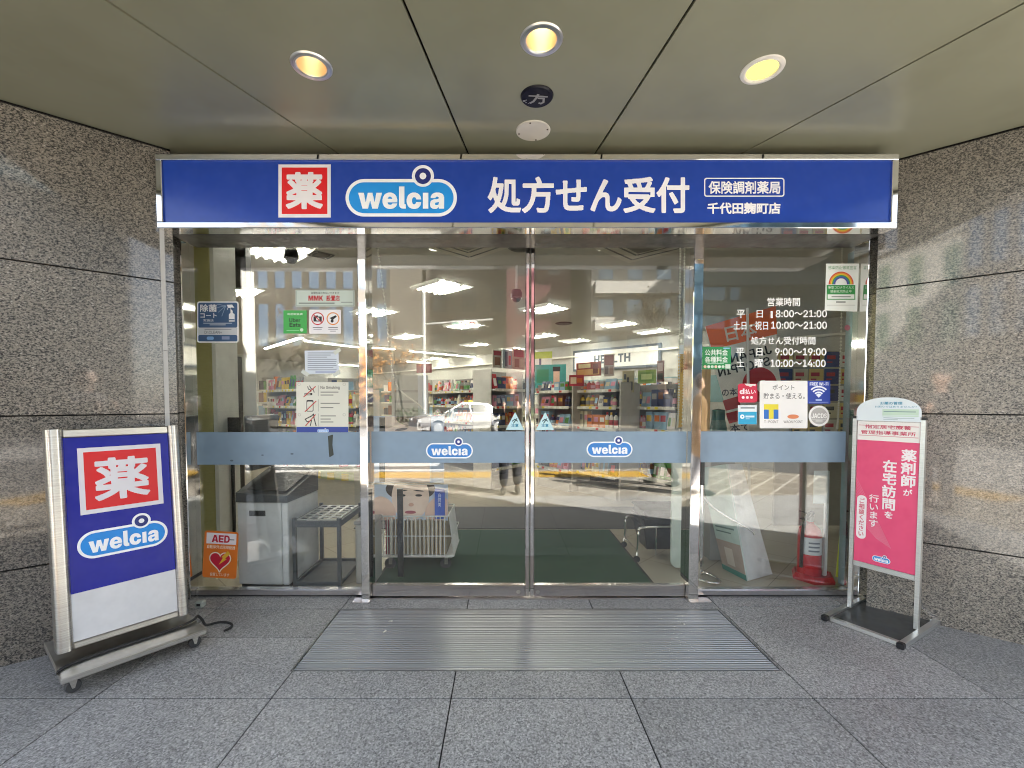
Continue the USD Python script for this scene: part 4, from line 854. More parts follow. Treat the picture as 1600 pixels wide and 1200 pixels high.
for k in range(3): qq = ca + (cb - ca) * (.08 + .34 * k); part(cs, 'yellow_tag', bx(qq[0], qq[0] + .08, qq[1] - .09, qq[1] - .08, .45, .53), paint((.75, .58, .05), .5))
for k in range(14):
    c_ = ca + (cb - ca) * RNG.uniform(.04, .96) + np.array([.12, .30]) * RNG.uniform(.1, .9); nm = ('red', 'white', 'pink')[k % 3]
    solo('candy_pack', moved(trimesh.convex.convex_hull(np.array([(sx * .05, sy * .035, 0.) for sx in (-1, 1) for sy in (-1, 1)] + [(sx * .04, 0, .05) for sx in (-1, 1)])), (c_[0], c_[1], .581), rz=RNG.uniform(0, 3)), paint(('#b0202a', '#d8cfc8', '#c8707a')[k % 3], .3), f'{nm} candy pack on the low beige counter', 'sweets', f'{nm} candy packs on the counter')

# ------------------------------------------------------------------ left door leaf: cart and posters
M_WIRE = paint((.76, .76, .74), .35)
ct = thing('wire_cart', 'white wire basket cart full of cards behind the left door leaf', 'cart', loc=(-.72, 3.75, 0))
cx0, cx1, cy0, cy1, cz0, cz1 = -.98, -.44, 3.56, 3.98, .12, .44
for z in (cz0, .28, cz1):
    r = .006 if z != .28 else .004
    loop = [(cx0, cy0, z), (cx1 + (.04 if z < .4 else 0), cy0, z), (cx1 + (.04 if z < .4 else 0), cy1, z), (cx0, cy1, z)]
    for k in range(4): part(ct, 'rim_wire', rod(loop[k], loop[(k + 1) % 4], r, 8), M_WIRE)
for k in range(17):
    x = cx0 + .02 + k * .0325
    if x < cx1: part(ct, 'wire', rod((x, cy0 - .001, cz0), (x, cy0 - .001, cz1), .0042, 6), M_WIRE)
for k in range(14):
    y = cy0 + .03 + k * .0285
    part(ct, 'wire', rod((cx1 + .04, y, cz0), (cx1, y, cz1), .0028, 6), M_WIRE)
part(ct, 'floor_tray', bx(cx0, cx1 + .03, cy0, cy1, cz0 - .012, cz0 - .004), M_WIRE)
for x in (cx0 + .06, cx1 - .03):
    for y in (cy0 + .05, cy1 - .05):
        w_ = part(ct, 'caster', moved(lathe([(0, -.011), (.040, -.011), (.044, -.006), (.044, .006), (.040, .011), (0, .011)], 20), (x, y, .044), rx=math.pi / 2), paint((.07, .07, .075), .5)); part(w_, 'fork', [bx(x - .008, x + .02, y - .017, y - .013, .04, .107), bx(x - .008, x + .02, y + .013, y + .017, .04, .107)], M_STEEL)
for k in range(15):
    x = cx0 + .03 + k * .033; cc = ('#a89878', '#b8a88a', '#98886a')[k % 3] if k > 1 else ('#8a1f2a', '#e2ddd2')[k]
    solo('card_pack', bx(x, x + .026, cy0 + .03, cy1 - .05, cz0 + .002, .40 + RNG.uniform(-.015, .012)), paint(cc, .6), ('dark red' if k == 0 else 'white' if k == 1 else 'beige') + ' flat pack standing in the wire basket cart', 'box', 'beige packs standing in the wire cart' if k > 1 else None)
def portrait(name, label, px0, py0, px1, py1, Y, crop):
    """cosmetics poster: plain generic face between two hands on a pale ground"""
    cd = pxcard(Y, name, label, 'poster', sbox(px0, py0, px1, py1), '#c9d6ea', thick=.004)
    W, H = px1 - px0, py1 - py0
    def E(fx, fy, rx, ry, a=0): return affinity.rotate(affinity.scale(Point(px0 + fx * W, py0 + fy * H).buffer(1, 12), rx * W, ry * H), a).intersection(sbox(px0 + .3, py0 + .3, px1 - .3, py1 - .3))
    skin, dark = '#f6dccb', '#1c1513'
    if crop == 'low':
        cd.add('hair', E(.50, .12, .33, .34), '#3a2c28', 1); cd.add('face', E(.50, .34, .25, .66), skin, 2)
        for s in (-1, 1):
            cd.add('hand', E(.50 + s * .36, .72, .15, .42, s * 32), '#eccab6', 3 + (s > 0)); cd.add('eye', E(.50 + s * .11, .30, .045, .035), dark, 3); cd.add('eyebrow', E(.50 + s * .11, .17, .07, .016, s * 6), dark, 3)
        cd.add('nose', E(.51, .56, .035, .05), '#d9a893', 3); cd.add('mouth', E(.50, .77, .075, .045), '#b0505a', 3)
        cd.words('KOSÉ', px0 + W * .36, py0 + H * .88, px0 + W * .56, py0 + H * .98, '#f2f2f4', 5, bold=.5)
    else:
        cd.add('dark_edge', sbox(px0 + W * .09, py0 + H * .02, px0 + W * .17, py1 - 1), '#141414', 1)
        cd.add('face', sbox(px0 + W * .17, py0 + .5, px0 + W * .80, py1 - .5), skin, 2); cd.add('hair', E(.62, .02, .30, .14).union(E(.80, .2, .12, .4)), '#6e5a50', 3)
        cd.add('eye', E(.40, .30, .06, .05), dark, 4); cd.add('eyebrow', E(.40, .2, .09, .02, -8), '#4a3a34', 4); cd.add('side_field', sbox(px0 + W * .82, py0 + 1, px1 - 1, py1 - 1), '#9db4d2', 4)
    return cd
portrait('face_poster', 'cosmetics poster with a face resting on hands above the wire cart', 583, 757, 700, 813, 3.605, 'low')
portrait('face_poster', 'large cosmetics poster with a face behind the band of the left door leaf', 583, 650, 694, 754, 3.70, 'high')
t = thing('blue_pack', 'tall bright blue pack standing on the cart at the right of the face poster', 'box', loc=onY(687, 808, 3.59)); p0, p1 = onY(680, 810, 3.59), onY(695, 764, 3.59)
part(t, 'carton', bx(p0[0], p1[0], 3.572, 3.598, p0[2], p1[2]), paint((.02, .09, .52), .3)); part(t, 'lettering', glassplane(3.5715).sheet(text('白潤美', p0[0] + .025, p0[2] + .10, p0[0] + .05, p1[2] - .03, .3, 40, vertical=True), .0005), ink('#dfe6f5'))
t = thing('rope_stand', 'black flat post on a steel foot in front of the wire cart', 'stand post', loc=(-.79, 3.40, 0)); p1 = onY(625, 764, 3.42)
part(t, 'post', bx(p1[0] - .022, p1[0] + .022, 3.415, 3.425, .008, p1[2]), M_BLACK); part(t, 'foot', bevel_box(p1[0] - .02, p1[0] + .20, 3.36, 3.48, -.002, .007, .003), paint((.14, .14, .15), .4)); part(t, 'top_cap', bx(p1[0] - .024, p1[0] + .024, 3.412, 3.428, p1[2], p1[2] + .006), M_ALU)
t = thing('bin', 'beige grey bin edge beside the wire cart at the left jamb', 'bin', loc=(-.93, 3.36, 0)); part(t, 'bin_body', bevel_box(-1.10, -.955, 3.30, 3.50, -.004, .44, .01), paint((.42, .41, .38), .5)); part(t, 'bin_lid', bevel_box(-1.11, -.95, 3.295, 3.505, .441, .47, .008), paint((.30, .29, .28), .5))
# bead chains of the blinds
def chain(name, label, pts, Y):
    p = curve([onY(x, y, Y) for x, y in pts], 70); s = trimesh.creation.icosphere(0, .0085)
    t = thing(name, label, 'chain', loc=p[0]); part(t, 'beads', [moved(s, q) for q in p], paint((.70, .68, .60), .3)); part(t, 'cord', tube(p[::3], .0016, 5), paint((.7, .7, .66), .5))
chain('blind_chain', 'bead chain hanging slantwise in the left door leaf', [(588, 372), (597, 440), (606, 520), (616, 592), (640, 622), (668, 650)], 3.6)
chain('blind_chain', 'left one of the two bead chains at the right edge of the right door leaf', [(1063, 374), (1062, 480), (1061, 600), (1058, 668)], 3.5)
chain('blind_chain', 'right one of the two bead chains at the right edge of the right door leaf', [(1070, 374), (1069, 480), (1069, 560), (1066, 668)], 3.45)
chain('blind_chain', 'bead chain at the right end of the right pane', [(1316, 378), (1315, 480), (1312, 600), (1308, 670)], 3.5)
t = thing('hanging_banner', 'narrow yellow hanging banner with white head at the right edge of the right door leaf', 'banner', loc=onY(1069, 600, 3.75))
p0, p1 = onY(1058, 668, 3.75), onY(1075, 538, 3.75); part(t, 'cloth', bx(p0[0], p1[0], 3.745, 3.75, p0[2], p1[2]), paint((.60, .36, .06), .6)); part(t, 'white_head', bx(p0[0] + .001, p1[0] - .001, 3.742, 3.7445, p1[2] - .08, p1[2] - .002), M_WHITE); part(t, 'edge_stick', bx(p1[0] + .001, p1[0] + .028, 3.74, 3.76, .9, p1[2]), M_BLACK)
part(t, 'lettering', glassplane(3.7445).sheet(text('花粉', p0[0] + .02, p1[2] - .24, p1[0] - .02, p1[2] - .12, .5, 40, vertical=True), .0006), ink('#7a4a10'))

# ------------------------------------------------------------------ right door leaf and right pane
t = thing('door_guard', 'pale rounded guard panel beside the right jamb, inside', 'panel', loc=(1.40, 3.55, 0))
part(t, 'panel', Plane((0, 3.60, .02), (1, 0, 0), (0, 0, 1)).slab(rrect(1.345, 0, 1.47, .95, .05), 0, .03), paint((.50, .56, .50), .3))
t = thing('guard_rail', 'chrome guard rail pole with curved foot inside the right pane', 'rail', loc=(1.50, 3.35, 0))
part(t, 'pole', rod((1.51, 3.42, 0), (1.51, 3.42, .72), .022, 14), M_CHROME, smooth=40); part(t, 'curved_rail', tube(curve([(1.53, 3.42, .62), (1.66, 3.38, .50), (1.80, 3.34, .42), (1.87, 3.33, .36)], 16), .008), M_CHROME, smooth=True); part(t, 'foot_loop', tube(curve([(1.46, 3.36, .012), (1.58, 3.28, .012), (1.62, 3.36, .012), (1.57, 3.50, .012)], 18), .010), M_CHROME, smooth=True)
bk = thing('basket_cart', 'chrome wheeled frame holding black shopping baskets behind the right door leaf', 'basket cart', loc=(1.34, 3.95, 0))
for y in (3.75, 4.15):
    part(bk, 'frame_leg', tube(curve([(1.12, y, .06), (1.13, y, .25), (1.20, y, .30), (1.55, y, .305)], 18), .011), M_CHROME, smooth=True)
    part(bk, 'frame_leg', rod((1.28, y, .30), (1.28, y, .06), .006, 8), M_CHROME)
    part(bk, 'wheel', moved(lathe([(0, -.009), (.026, -.009), (.028, 0), (.026, .009), (0, .009)], 16), (1.12, y, .026), rx=math.pi / 2), M_RUBBER)
part(bk, 'cross_bar', rod((1.12, 3.75, .10), (1.12, 4.15, .10), .007, 8), M_CHROME)
bs = thing('shopping_basket', 'black plastic shopping basket in the chrome frame', 'basket', loc=(1.36, 3.95, .1))
for k in range(3):
    z = .085 + .075 * k; tp = [(1.19, 3.80), (1.55, 3.80), (1.55, 4.12), (1.19, 4.12)]; bt = [(1.23, 3.83), (1.52, 3.83), (1.52, 4.09), (1.23, 4.09)]
    part(bs, 'basket_shell', hexa([(*p, z) for p in bt] + [(*p, z + .20) for p in tp]), M_BLACK); part(bs, 'basket_rim', [bx(1.18, 1.56, 3.79, 3.80, z + .185, z + .20), bx(1.18, 1.56, 4.12, 4.13, z + .185, z + .20), bx(1.18, 1.19, 3.801, 4.119, z + .185, z + .20), bx(1.55, 1.56, 3.801, 4.119, z + .185, z + .20)], M_BLACK)
ab = thing('folding_board', 'white and pale teal folded display board leaning inside the right pane', 'display board', loc=onZ(1168, 908, 0))
e0, e1 = onZ(1168, 908, 0), None
def up_at(g, px, py): return onY(px, py, g[1])
la, lb = onZ(1130, 888, 0), onZ(1168, 908, 0); rc = onZ(1207, 897, 0)
ta = up_at(la, 1103, 735) + (0, .12, 0); tb = up_at(lb, 1146, 728) + (0, .10, 0); tcn = up_at(rc, 1172, 728) + (0, .12, 0)
def sheetq(a, b, c_, d_, th=.006):
    q = np.array([a, b, c_, d_]); n = np.cross(q[1] - q[0], q[3] - q[0]); n /= np.linalg.norm(n); return hexa(np.vstack([q - n * th, q]))
part(ab, 'white_panel', sheetq(lb, rc, tcn, tb), paint((.72, .74, .76), .3)); part(ab, 'teal_panel', sheetq(la, lb, tb, ta), paint((.52, .66, .63), .3))
def lerp4(u, v, h=.004):
    n = np.cross(lb - la, ta - la); n /= np.linalg.norm(n); n = n if n[1] < 0 else -n
    return (la * (1 - u) + lb * u) * (1 - v) + (ta * (1 - u) + tb * u) * v + n * h
def onboard(u0, v0, u1, v1, h=.004): return np.array([lerp4(u0, v0, h), lerp4(u1, v0, h), lerp4(u1, v1, h), lerp4(u0, v1, h)]), np.array([[0, 1, 2], [0, 2, 3]])
part(ab, 'picture', onboard(.02, .05, .98, .30), paint((.42, .33, .28), .3)); part(ab, 'green_foot', onboard(.0, .0, 1., .05, .0045), paint((.04, .22, .18), .4)); part(ab, 'face_patch', onboard(.30, .08, .62, .24, .0052), paint((.62, .55, .50), .4)); part(ab, 'text_line', onboard(.12, .42, .85, .435, .005), ink('#5a7a78')); part(ab, 'text_line', onboard(.12, .38, .7, .392, .005), ink('#5a7a78'))
fx = thing('fire_extinguisher', 'red fire extinguisher with black hose inside the right pane', 'fire extinguisher', loc=(2.29, 3.45, 0))
ex, ey = onZ(1264, 893, .05)[:2]
part(fx, 'cylinder', moved(lathe([(0, .02), (.074, .02), (.080, .035), (.080, .34), (.070, .385), (.040, .415), (.026, .425), (.026, .44), (0, .44)], 32), (ex, ey, 0)), paint((.46, .015, .02), .22, coat=.5), smooth=40)
la = np.radians(np.linspace(-62, 38, 14)) - math.pi / 2
lv = np.array([(ex + .0815 * math.cos(a), ey + .0815 * math.sin(a), z) for a in la for z in (.20, .33)]); li = np.arange(13) * 2
part(fx, 'label_plate', (lv, np.vstack([np.c_[li, li + 2, li + 3], np.c_[li, li + 3, li + 1]])), paint((.62, .64, .68), .4))
part(fx, 'label_print', [(np.array([(ex + .0822 * math.cos(a), ey + .0822 * math.sin(a), z) for a in la[3:11] for z in (z0, z0 + .012)]), np.vstack([np.c_[li[:7], li[:7] + 2, li[:7] + 3], np.c_[li[:7], li[:7] + 3, li[:7] + 1]])) for z0 in (.225, .255, .285)], ink('#6a6f80'))
part(fx, 'valve', moved(lathe([(0, .441), (.02, .441), (.022, .47), (.012, .49), (0, .49)], 16), (ex, ey, 0)), M_STEEL)
part(fx, 'handle', [bar((ex, ey, .495), (ex - .11, ey - .05, .53), .022, .008), bar((ex, ey, .47), (ex - .10, ey - .045, .47), .022, .008)], M_BLACK)
part(fx, 'hose', tube(curve([(ex + .01, ey, .48), (ex - .03, ey - .05, .52), (ex - .085, ey - .06, .44), (ex - .095, ey - .05, .25), (ex - .09, ey - .04, .10)], 26), .012), M_BLACK, smooth=True)
t = thing('extinguisher_tray', 'red plastic tray under the fire extinguisher', 'tray', loc=(ex, ey, 0)); part(t, 'tray', moved(lathe([(0, 0), (.150, 0), (.155, .02), (.135, .05), (.12, .05), (.10, .022), (0, .019)], 6), (ex + .03, ey, -.003)), paint((.42, .015, .02), .3))
t = thing('pole_sign', 'small pale plate on a white pole beside the fire extinguisher', 'sign', loc=onZ(1288, 903, 0)); g = onZ(1288, 903, 0); p1 = onY(1282, 736, g[1]); part(t, 'pole', bar(g, (g[0], g[1], p1[2]), .022, .022, (0, 1, 0)), M_WHITE); pl0, pl1 = onY(1268, 786, g[1]), onY(1293, 735, g[1]); part(t, 'plate', bevel_box(pl0[0], pl1[0], g[1] - .022, g[1] - .014, pl0[2], pl1[2], .003), paint((.52, .58, .58), .4))
t = thing('reflector_stick', 'thin yellow green stick leaning at the right end of the right pane', 'stick', loc=onZ(1308, 902, 0)); g = onZ(1308, 902, 0); part(t, 'stick', bar(g + (0, 0, .002), onY(1317, 800, g[1] + .03), .020, .006, (0, 1, 0)), paint((.62, .66, .04), .4)); part(t, 'tip', bar(onY(1317, 799, g[1] + .03), onY(1318, 788, g[1] + .03), .014, .005, (0, 1, 0)), M_WHITE)
t = thing('inner_door_post', 'grey teal inner door post at the right end of the right pane', 'post', loc=onZ(1326, 910, 0)); g = onY(1322, 700, 3.28); g2_ = onY(1333, 700, 3.28); part(t, 'post', bx(g[0], g2_[0], 3.26, 3.32, 0, 2.424), paint((.17, .23, .24), .4)); part(t, 'pink_seal', glassplane(3.2595).sheet(shapely.transform(Point(1324, 512).buffer(4.5), pxconv(3.26)), 0), ink('#d87a90')); part(t, 'hinge', [bevel_box(g2_[0] + .002, g2_[0] + .07, 3.27, 3.29, z, z + .016, .003) for z in (1.63, 1.72)], paint((.62, .62, .5), .3))
nb = thing('price_display', 'display wall of price cards inside the right pane behind the opening hours', 'display', loc=onY(1280, 660, 4.7)); p0, p1 = onY(1212, 672, 4.7), onY(1336, 548, 4.7)
part(nb, 'backing', bx(p0[0], p1[0], 4.70, 4.73, .05, p1[2]), paint((.36, .33, .27), .6))
r3 = np.random.default_rng(5)
for i in range(5):
    for j in range(5):
        w, h = (p1[0] - p0[0]) / 5, (p1[2] - 1.0) / 5; x, z = p0[0] + i * w, 1.0 + j * h
        k = part(nb, 'price_card', bx(x + .008, x + w - .008, 4.690 - .002 * ((i + j) % 2), 4.6985, z + .008, z + h - .012), paint(('#d8cfb0', '#d9bb6a', '#e2ded4', '#39407a', '#cfc8b8', '#d8c27a')[r3.integers(6)], .5))
        part(k, 'price_print', glassplane(4.6875).sheet(unary_union([sbox(x + w * .15, z + h * .5, x + w * .7, z + h * .72), sbox(x + w * .15, z + h * .28, x + w * .5, z + h * .36)]), 0), ink(('#b8303a', '#3a3a3a', '#b8303a')[r3.integers(3)]))
t = thing('wooden_panel', 'brown wooden display panel at the left edge of the right pane', 'panel', loc=onY(1096, 676, 3.5)); p0, p1 = onY(1087, 676, 3.5), onY(1110, 560, 3.5); part(t, 'board', bx(p0[0], p1[0], 3.49, 3.52, 0.9, p1[2]), mat('oak', {'g': ('geometry', {}), 'm': ('mapping', {'scale': (30, 30, 2.5)}), 'n': ('noise_texture', {'scale': 1.2, 'detail': 4., 'distortion': .5}), 'r': ('rgb_ramp', {'ramp': [(.3, (.30, .17, .06)), (.7, (.44, .27, .10))]}), 'p': ('principled_bsdf', {'roughness': .5})}, [('g.position', 'm.vector'), ('m.vector', 'n.vector'), ('n.fac', 'r.fac'), ('r.color', 'p.base_color')])); part(t, 'leg', bx(p0[0] + .03, p1[0] - .03, 3.495, 3.515, 0, .899), M_BLACK)
bt = onY(1122, 690, 3.9)
t = thing('bottle_display', 'large dark green bottle shaped display beside the wooden panel', 'display', loc=(bt[0], bt[1], .85)); part(t, 'bottle_body', lathe([(0, 0), (.075, 0), (.078, .02), (.078, .22), (.050, .36), (.050, .43), (.0, .44)], 24), paint((.30, .42, .38), .3), world=False, smooth=40); part(t, 'green_neck', lathe([(.079, .22), (.0515, .361), (.0515, .431), (.0, .442)], 24), paint((.02, .09, .07), .2), world=False, smooth=40); part(t, 'pedestal', bx(-.1, .1, -.1, .1, -.85, 0), paint((.3, .3, .28), .6), world=False)
# banner flag
YFLAG = 4.3
fl = thing('banner_flag', 'tilted banner flag with orange head and red circle inside the right pane', 'flag', loc=onY(1165, 690, YFLAG))
cf = Card(glassplane(YFLAG), None, None, None, parent=fl, thick=0, conv=pxconv(YFLAG))
flag = Polygon([(1102, 510), (1212, 478), (1214, 560), (1236, 690), (1150, 690), (1112, 560)])
part(fl, 'cloth', cf.pl.slab(cf.P(flag), -.004, 0), paint((.76, .74, .70), .7))
cf.add('orange_head', Polygon([(1102, 510), (1212, 478), (1214, 522), (1112, 546)]), '#f0702c', 1)
cf.add('red_circle', Point(1187, 601).buffer(27).difference(Point(1192, 604).buffer(10)).intersection(flag), '#b81c1c', 1)
def tilted(s, x0, y0, x1, y1, ang, bold, mirror=False): return affinity.rotate(affinity.scale(text(s, x0, -y1, x1, -y0, bold, 64, mirror=mirror), 1, -1, origin=(0, 0)), ang)
cf.add('lettering', tilted('日本', 1133, 505, 1182, 530, -12, .8), '#e8e0d8', 2)
cf.add('lettering', tilted('JAPAN', 1140, 546, 1206, 560, -13, .5, True), '#1c1c20', 2); cf.add('lettering', tilted('SHOPPIN', 1121, 566, 1204, 580, -13, .5, True), '#1c1c20', 2)
cf.add('lettering', tilted('の本基', 1128, 606, 1164, 618, -6, .8), '#1c2440', 2); cf.add('red_block', Polygon([(1129, 626), (1153, 619), (1158, 636), (1134, 642)]), '#b02024', 2); cf.add('red_block', Polygon([(1134, 646), (1157, 640), (1162, 656), (1139, 662)]), '#b02024', 2); cf.add('lettering', tilted('本で', 1140, 662, 1172, 674, -6, .8), '#1c2440', 2)
part(fl, 'pole', rod(onY(1166, 482, YFLAG) + (0, -.02, 0), np.r_[onY(1170, 690, YFLAG)[:2] + (.02, -.02), 0], .012, 10), M_WHITE)

# ================================================================== notices on the glass
YO = YG - .0046
def note(*a, **k): return pxcard(YO, *a, **k)
c = note('disinfection_sticker', 'blue sticker with a white spray bottle at the left edge of the left pane', 'sticker', rrect(308, 471, 373, 535.5, 4), '#f3f6f8')
c.add('blue_field', rrect(310, 473, 371, 512, 2.5), '#3f5f88', 1); c.add('grey_field', sbox(310, 512, 371, 523.5), '#c9cfd6', 1); c.add('blue_foot', rrect(310, 523.5, 371, 533.5, 2), '#3f5f88', 1)
c.words('除菌', 313, 475.5, 339, 487.5, '#e8edf2', 2, bold=.9); c.words('コート', 313.5, 489, 339, 497, '#e8edf2', 2, bold=.7); c.words('実施店', 318, 498.5, 334, 502.8, '#d8e0e8', 2, bold=.4, size=32)
c.add('spray_bottle', unary_union([Polygon([(354.5, 476.5), (363, 476), (366.5, 481), (361, 480.5), (361, 483), (364, 486), (364, 489), (367, 491), (367, 502.5), (358, 502.5), (358, 491), (360.5, 489), (360.5, 481.5), (357, 481), (356, 484), (355, 484), (356.5, 480)])]), '#eef2f6', 2); c.add('bottle_stripe', sbox(358.2, 498.8, 366.8, 500.6), '#3f5f88', 3)
c.add('spray_rays', unary_union([LineString([(353, 478), p]).buffer(.35) for p in ((340, 475.5), (340, 480.5), (341.5, 488), (347, 494))]), '#9fb8d2', 2)
c.add('small_print', unary_union([sbox(318, 504.6, 363, 505.6), sbox(328, 507.2, 353, 508.2)]), '#c8d4e2', 2); c.words('Dr.CLEAN+', 320, 517, 347, 521.5, '#6a727c', 2, bold=.1, size=32); c.add('small_print', sbox(320, 514, 362, 515.2), '#8a929c', 2); c.add('oval', disc(326, 528.5, 2.6).union(sbox(326, 525.9, 332, 531.1)).union(disc(332, 528.5, 2.6)), '#7fb2e2', 2); c.add('small_mark', sbox(347, 525.5, 359, 530.5), '#8a9cc0', 2)
c = note('payment_notice', 'long pale green notice with red letters at the top of the left pane', 'notice', sbox(462, 453, 554, 479), '#c3cfc4'); c.add('border', sbox(463, 454, 553, 478).difference(sbox(463.6, 454.6, 552.4, 477.4)), '#8a968c', 1)
c.words('各種料金お支払いできます', 486, 456, 530, 459.5, '#3a403c', 1, bold=.2, size=36); c.words('MMK', 482, 462, 505, 470, '#b8262a', 1, bold=.9); c.words('設置店', 510, 461.5, 531, 470.5, '#b8262a', 1, bold=.8); c.add('small_print', sbox(467, 473, 523, 474.6).union(sbox(533, 471.8, 551, 472.8)), '#6a726c', 1)
c = note('delivery_sticker', 'bright green food delivery sticker on the left pane', 'sticker', sbox(443, 485, 479.5, 521), '#37a844'); c.words('出前取扱店', 449.5, 489, 473, 492.5, '#dff0df', 1, bold=.5, size=36); c.words('Uber', 452, 497, 469.5, 503.5, '#123018', 1, bold=.4); c.words('Eats', 452.5, 504.5, 470, 511, '#123018', 1, bold=.7); c.add('thin_line', sbox(448, 516, 468, 517), '#8fd29a', 1); c.add('pale_disc', disc(471.5, 515.5, 2.6), '#bfe0c4', 1)
c = note('manners_sticker', 'white sticker with red and orange prohibition rings on the left pane', 'sticker', rrect(483, 484, 533, 521.5, 1.5), '#ece9ea')
for x, cc in ((496.5, '#c03038'), (520.5, '#dc8a3c')): c.add('ring', disc(x, 498, 10).difference(disc(x, 498, 8.4)), cc, 2)
c.add('camera_sign', sbox(490, 494.5, 503, 502.5).union(sbox(493, 493, 497, 495)).difference(disc(496.5, 498.5, 2.6)), '#1c1a1c', 1); c.add('slash', LineString([(490.4, 492), (502.6, 504)]).buffer(.75), '#c03038', 3); c.add('phone_sign', Polygon([(515, 497), (525, 492.5), (526.5, 495), (521, 499), (521.5, 502.5), (519, 504.5), (516.5, 502), (518, 499)]), '#1c1a1c', 1)
c.add('small_print', unary_union([sbox(489, 511, 504, 512.4), sbox(490, 514, 503, 515), sbox(513, 511, 528, 512.4), sbox(513, 514, 528, 515), sbox(516, 517, 525, 518)]), '#8a868a', 1)
c = note('taped_notice', 'white printed paper held by clear tape on the left pane', 'notice', Polygon([(476, 548), (529, 547), (530, 583), (477, 585)]), '#ccd4de')
c.add('print_lines', unary_union([sbox(481, 551 + 3.3 * k, 481 + (44, 36, 30, 45, 45, 44, 45, 40, 45)[k], 552 + 3.3 * k) for k in range(9)]), '#7a828e', 1); c.add('blue_lines', sbox(493, 580.6, 525, 582), '#6a7ab0', 1)
for p in ((527, 549), (477, 583), (526, 584)): c.add('tape', affinity.rotate(sbox(p[0] - 6, p[1] - 3, p[0] + 6, p[1] + 3), -35 if p[0] > 500 else 35), '#c9cdc4', 2)
c = note('no_smoking_notice', 'cream notice with three crossed out signs above the band of the left pane', 'notice', sbox(463, 597, 544.5, 676.5), '#d9d8ca')
c.add('blue_foot', sbox(463.5, 667, 544, 676), '#34489a', 1); c.logo(496, 669, 514, 675.3, blue='#5aa0e0', level=2)
c.words('No Smoking', 501, 603, 531, 609, '#44443f', 1, bold=.2, size=48)
for k, y in enumerate((613, 617.5, 628.5 + 2, 637, 650, 655, 659.5)): c.add('small_print', sbox(501, y - 1, 501 + (28, 20, 30, 20, 24, 16, 20)[k], y + .6), '#8a8a82', 1)
for y0, y1 in ((602, 619), (624, 643), (646, 666)): c.add('divider', sbox(497, y0, 497.7, y1), '#8a8a82', 1)
c.add('cigarette_sign', unary_union([sbox(476, 614, 488, 617.5).difference(sbox(477, 615, 485, 616.5)), LineString([(481, 604), (482, 608), (485, 609), (486, 612)]).buffer(.6), LineString([(484, 603), (486, 607), (490, 609), (491, 613)]).buffer(.6)]), '#3c3a38', 1)
c.add('can_sign', rrect(479, 625, 490, 643, 2).difference(rrect(480, 627.5, 489, 642, 1.6)), '#3c3a38', 1); c.add('dog_sign', unary_union([LineString([(477, 655), (487, 650), (490, 647), (491, 654), (494, 665)]).buffer(.8), LineString([(480, 659), (487, 657), (485, 665)]).buffer(.7), LineString([(477, 655), (480, 659)]).buffer(.7)]), '#3c3a38', 1)
for a, b in (((475, 620), (493, 604)), ((477, 643), (494, 627)), ((478, 665), (493, 648))): c.add('red_slash', LineString([a, b]).buffer(.75), '#b83a3a', 2)
for p in ((467.5, 600.5), (538, 600.5), (468, 648), (538, 648)): c.add('suction_cup', disc(p[0], p[1], 2.4).difference(disc(p[0], p[1], 1.7)), '#b9b8aa', 1)
rot_ = lambda g: affinity.rotate(g, 3.2, origin=(344, 868))
c = note('defibrillator_sticker', 'orange defibrillator sticker with a red heart low on the left pane', 'sticker', rot_(rrect(318, 830, 371, 903, 4)), '#e0782a')
c.add('white_head', rot_(sbox(321.5, 833, 368, 850)), '#e9e4ea', 1); c.add('lettering', rot_(affinity.scale(text('AED', 330, -847.5, 358, -836, .9, 64), 1, -1, origin=(0, 0))), '#c0203a', 2); c.add('small_print', rot_(sbox(358, 841.5, 365, 843)), '#7a7a80', 2); c.add('lettering', rot_(affinity.scale(text('自動体外式除細動器', 323, -857.5, 367, -852, .5, 40), 1, -1, origin=(0, 0))), '#f6ead8', 1)
hh = np.linspace(0, 2 * math.pi, 50); heart = Polygon(np.c_[344.5 + 15.5 * np.sin(hh) ** 3, 876 - (13 * np.cos(hh) - 5 * np.cos(2 * hh) - 2 * np.cos(3 * hh) - np.cos(4 * hh)) * .98]).buffer(0)
c.add('heart_rim', rot_(heart.buffer(1.7)), '#f4e8da', 1); c.add('heart', rot_(heart), '#c8203c', 2); c.add('bolt', rot_(Polygon([(343, 882), (349, 871), (346.5, 870), (356, 860), (360, 864.5), (352.5, 872), (355, 873)])), '#e8b83a', 3); c.add('lettering', rot_(affinity.scale(text('設置しています', 330, -900, 360, -895, .5, 40), 1, -1, origin=(0, 0))), '#f6ead8', 1)
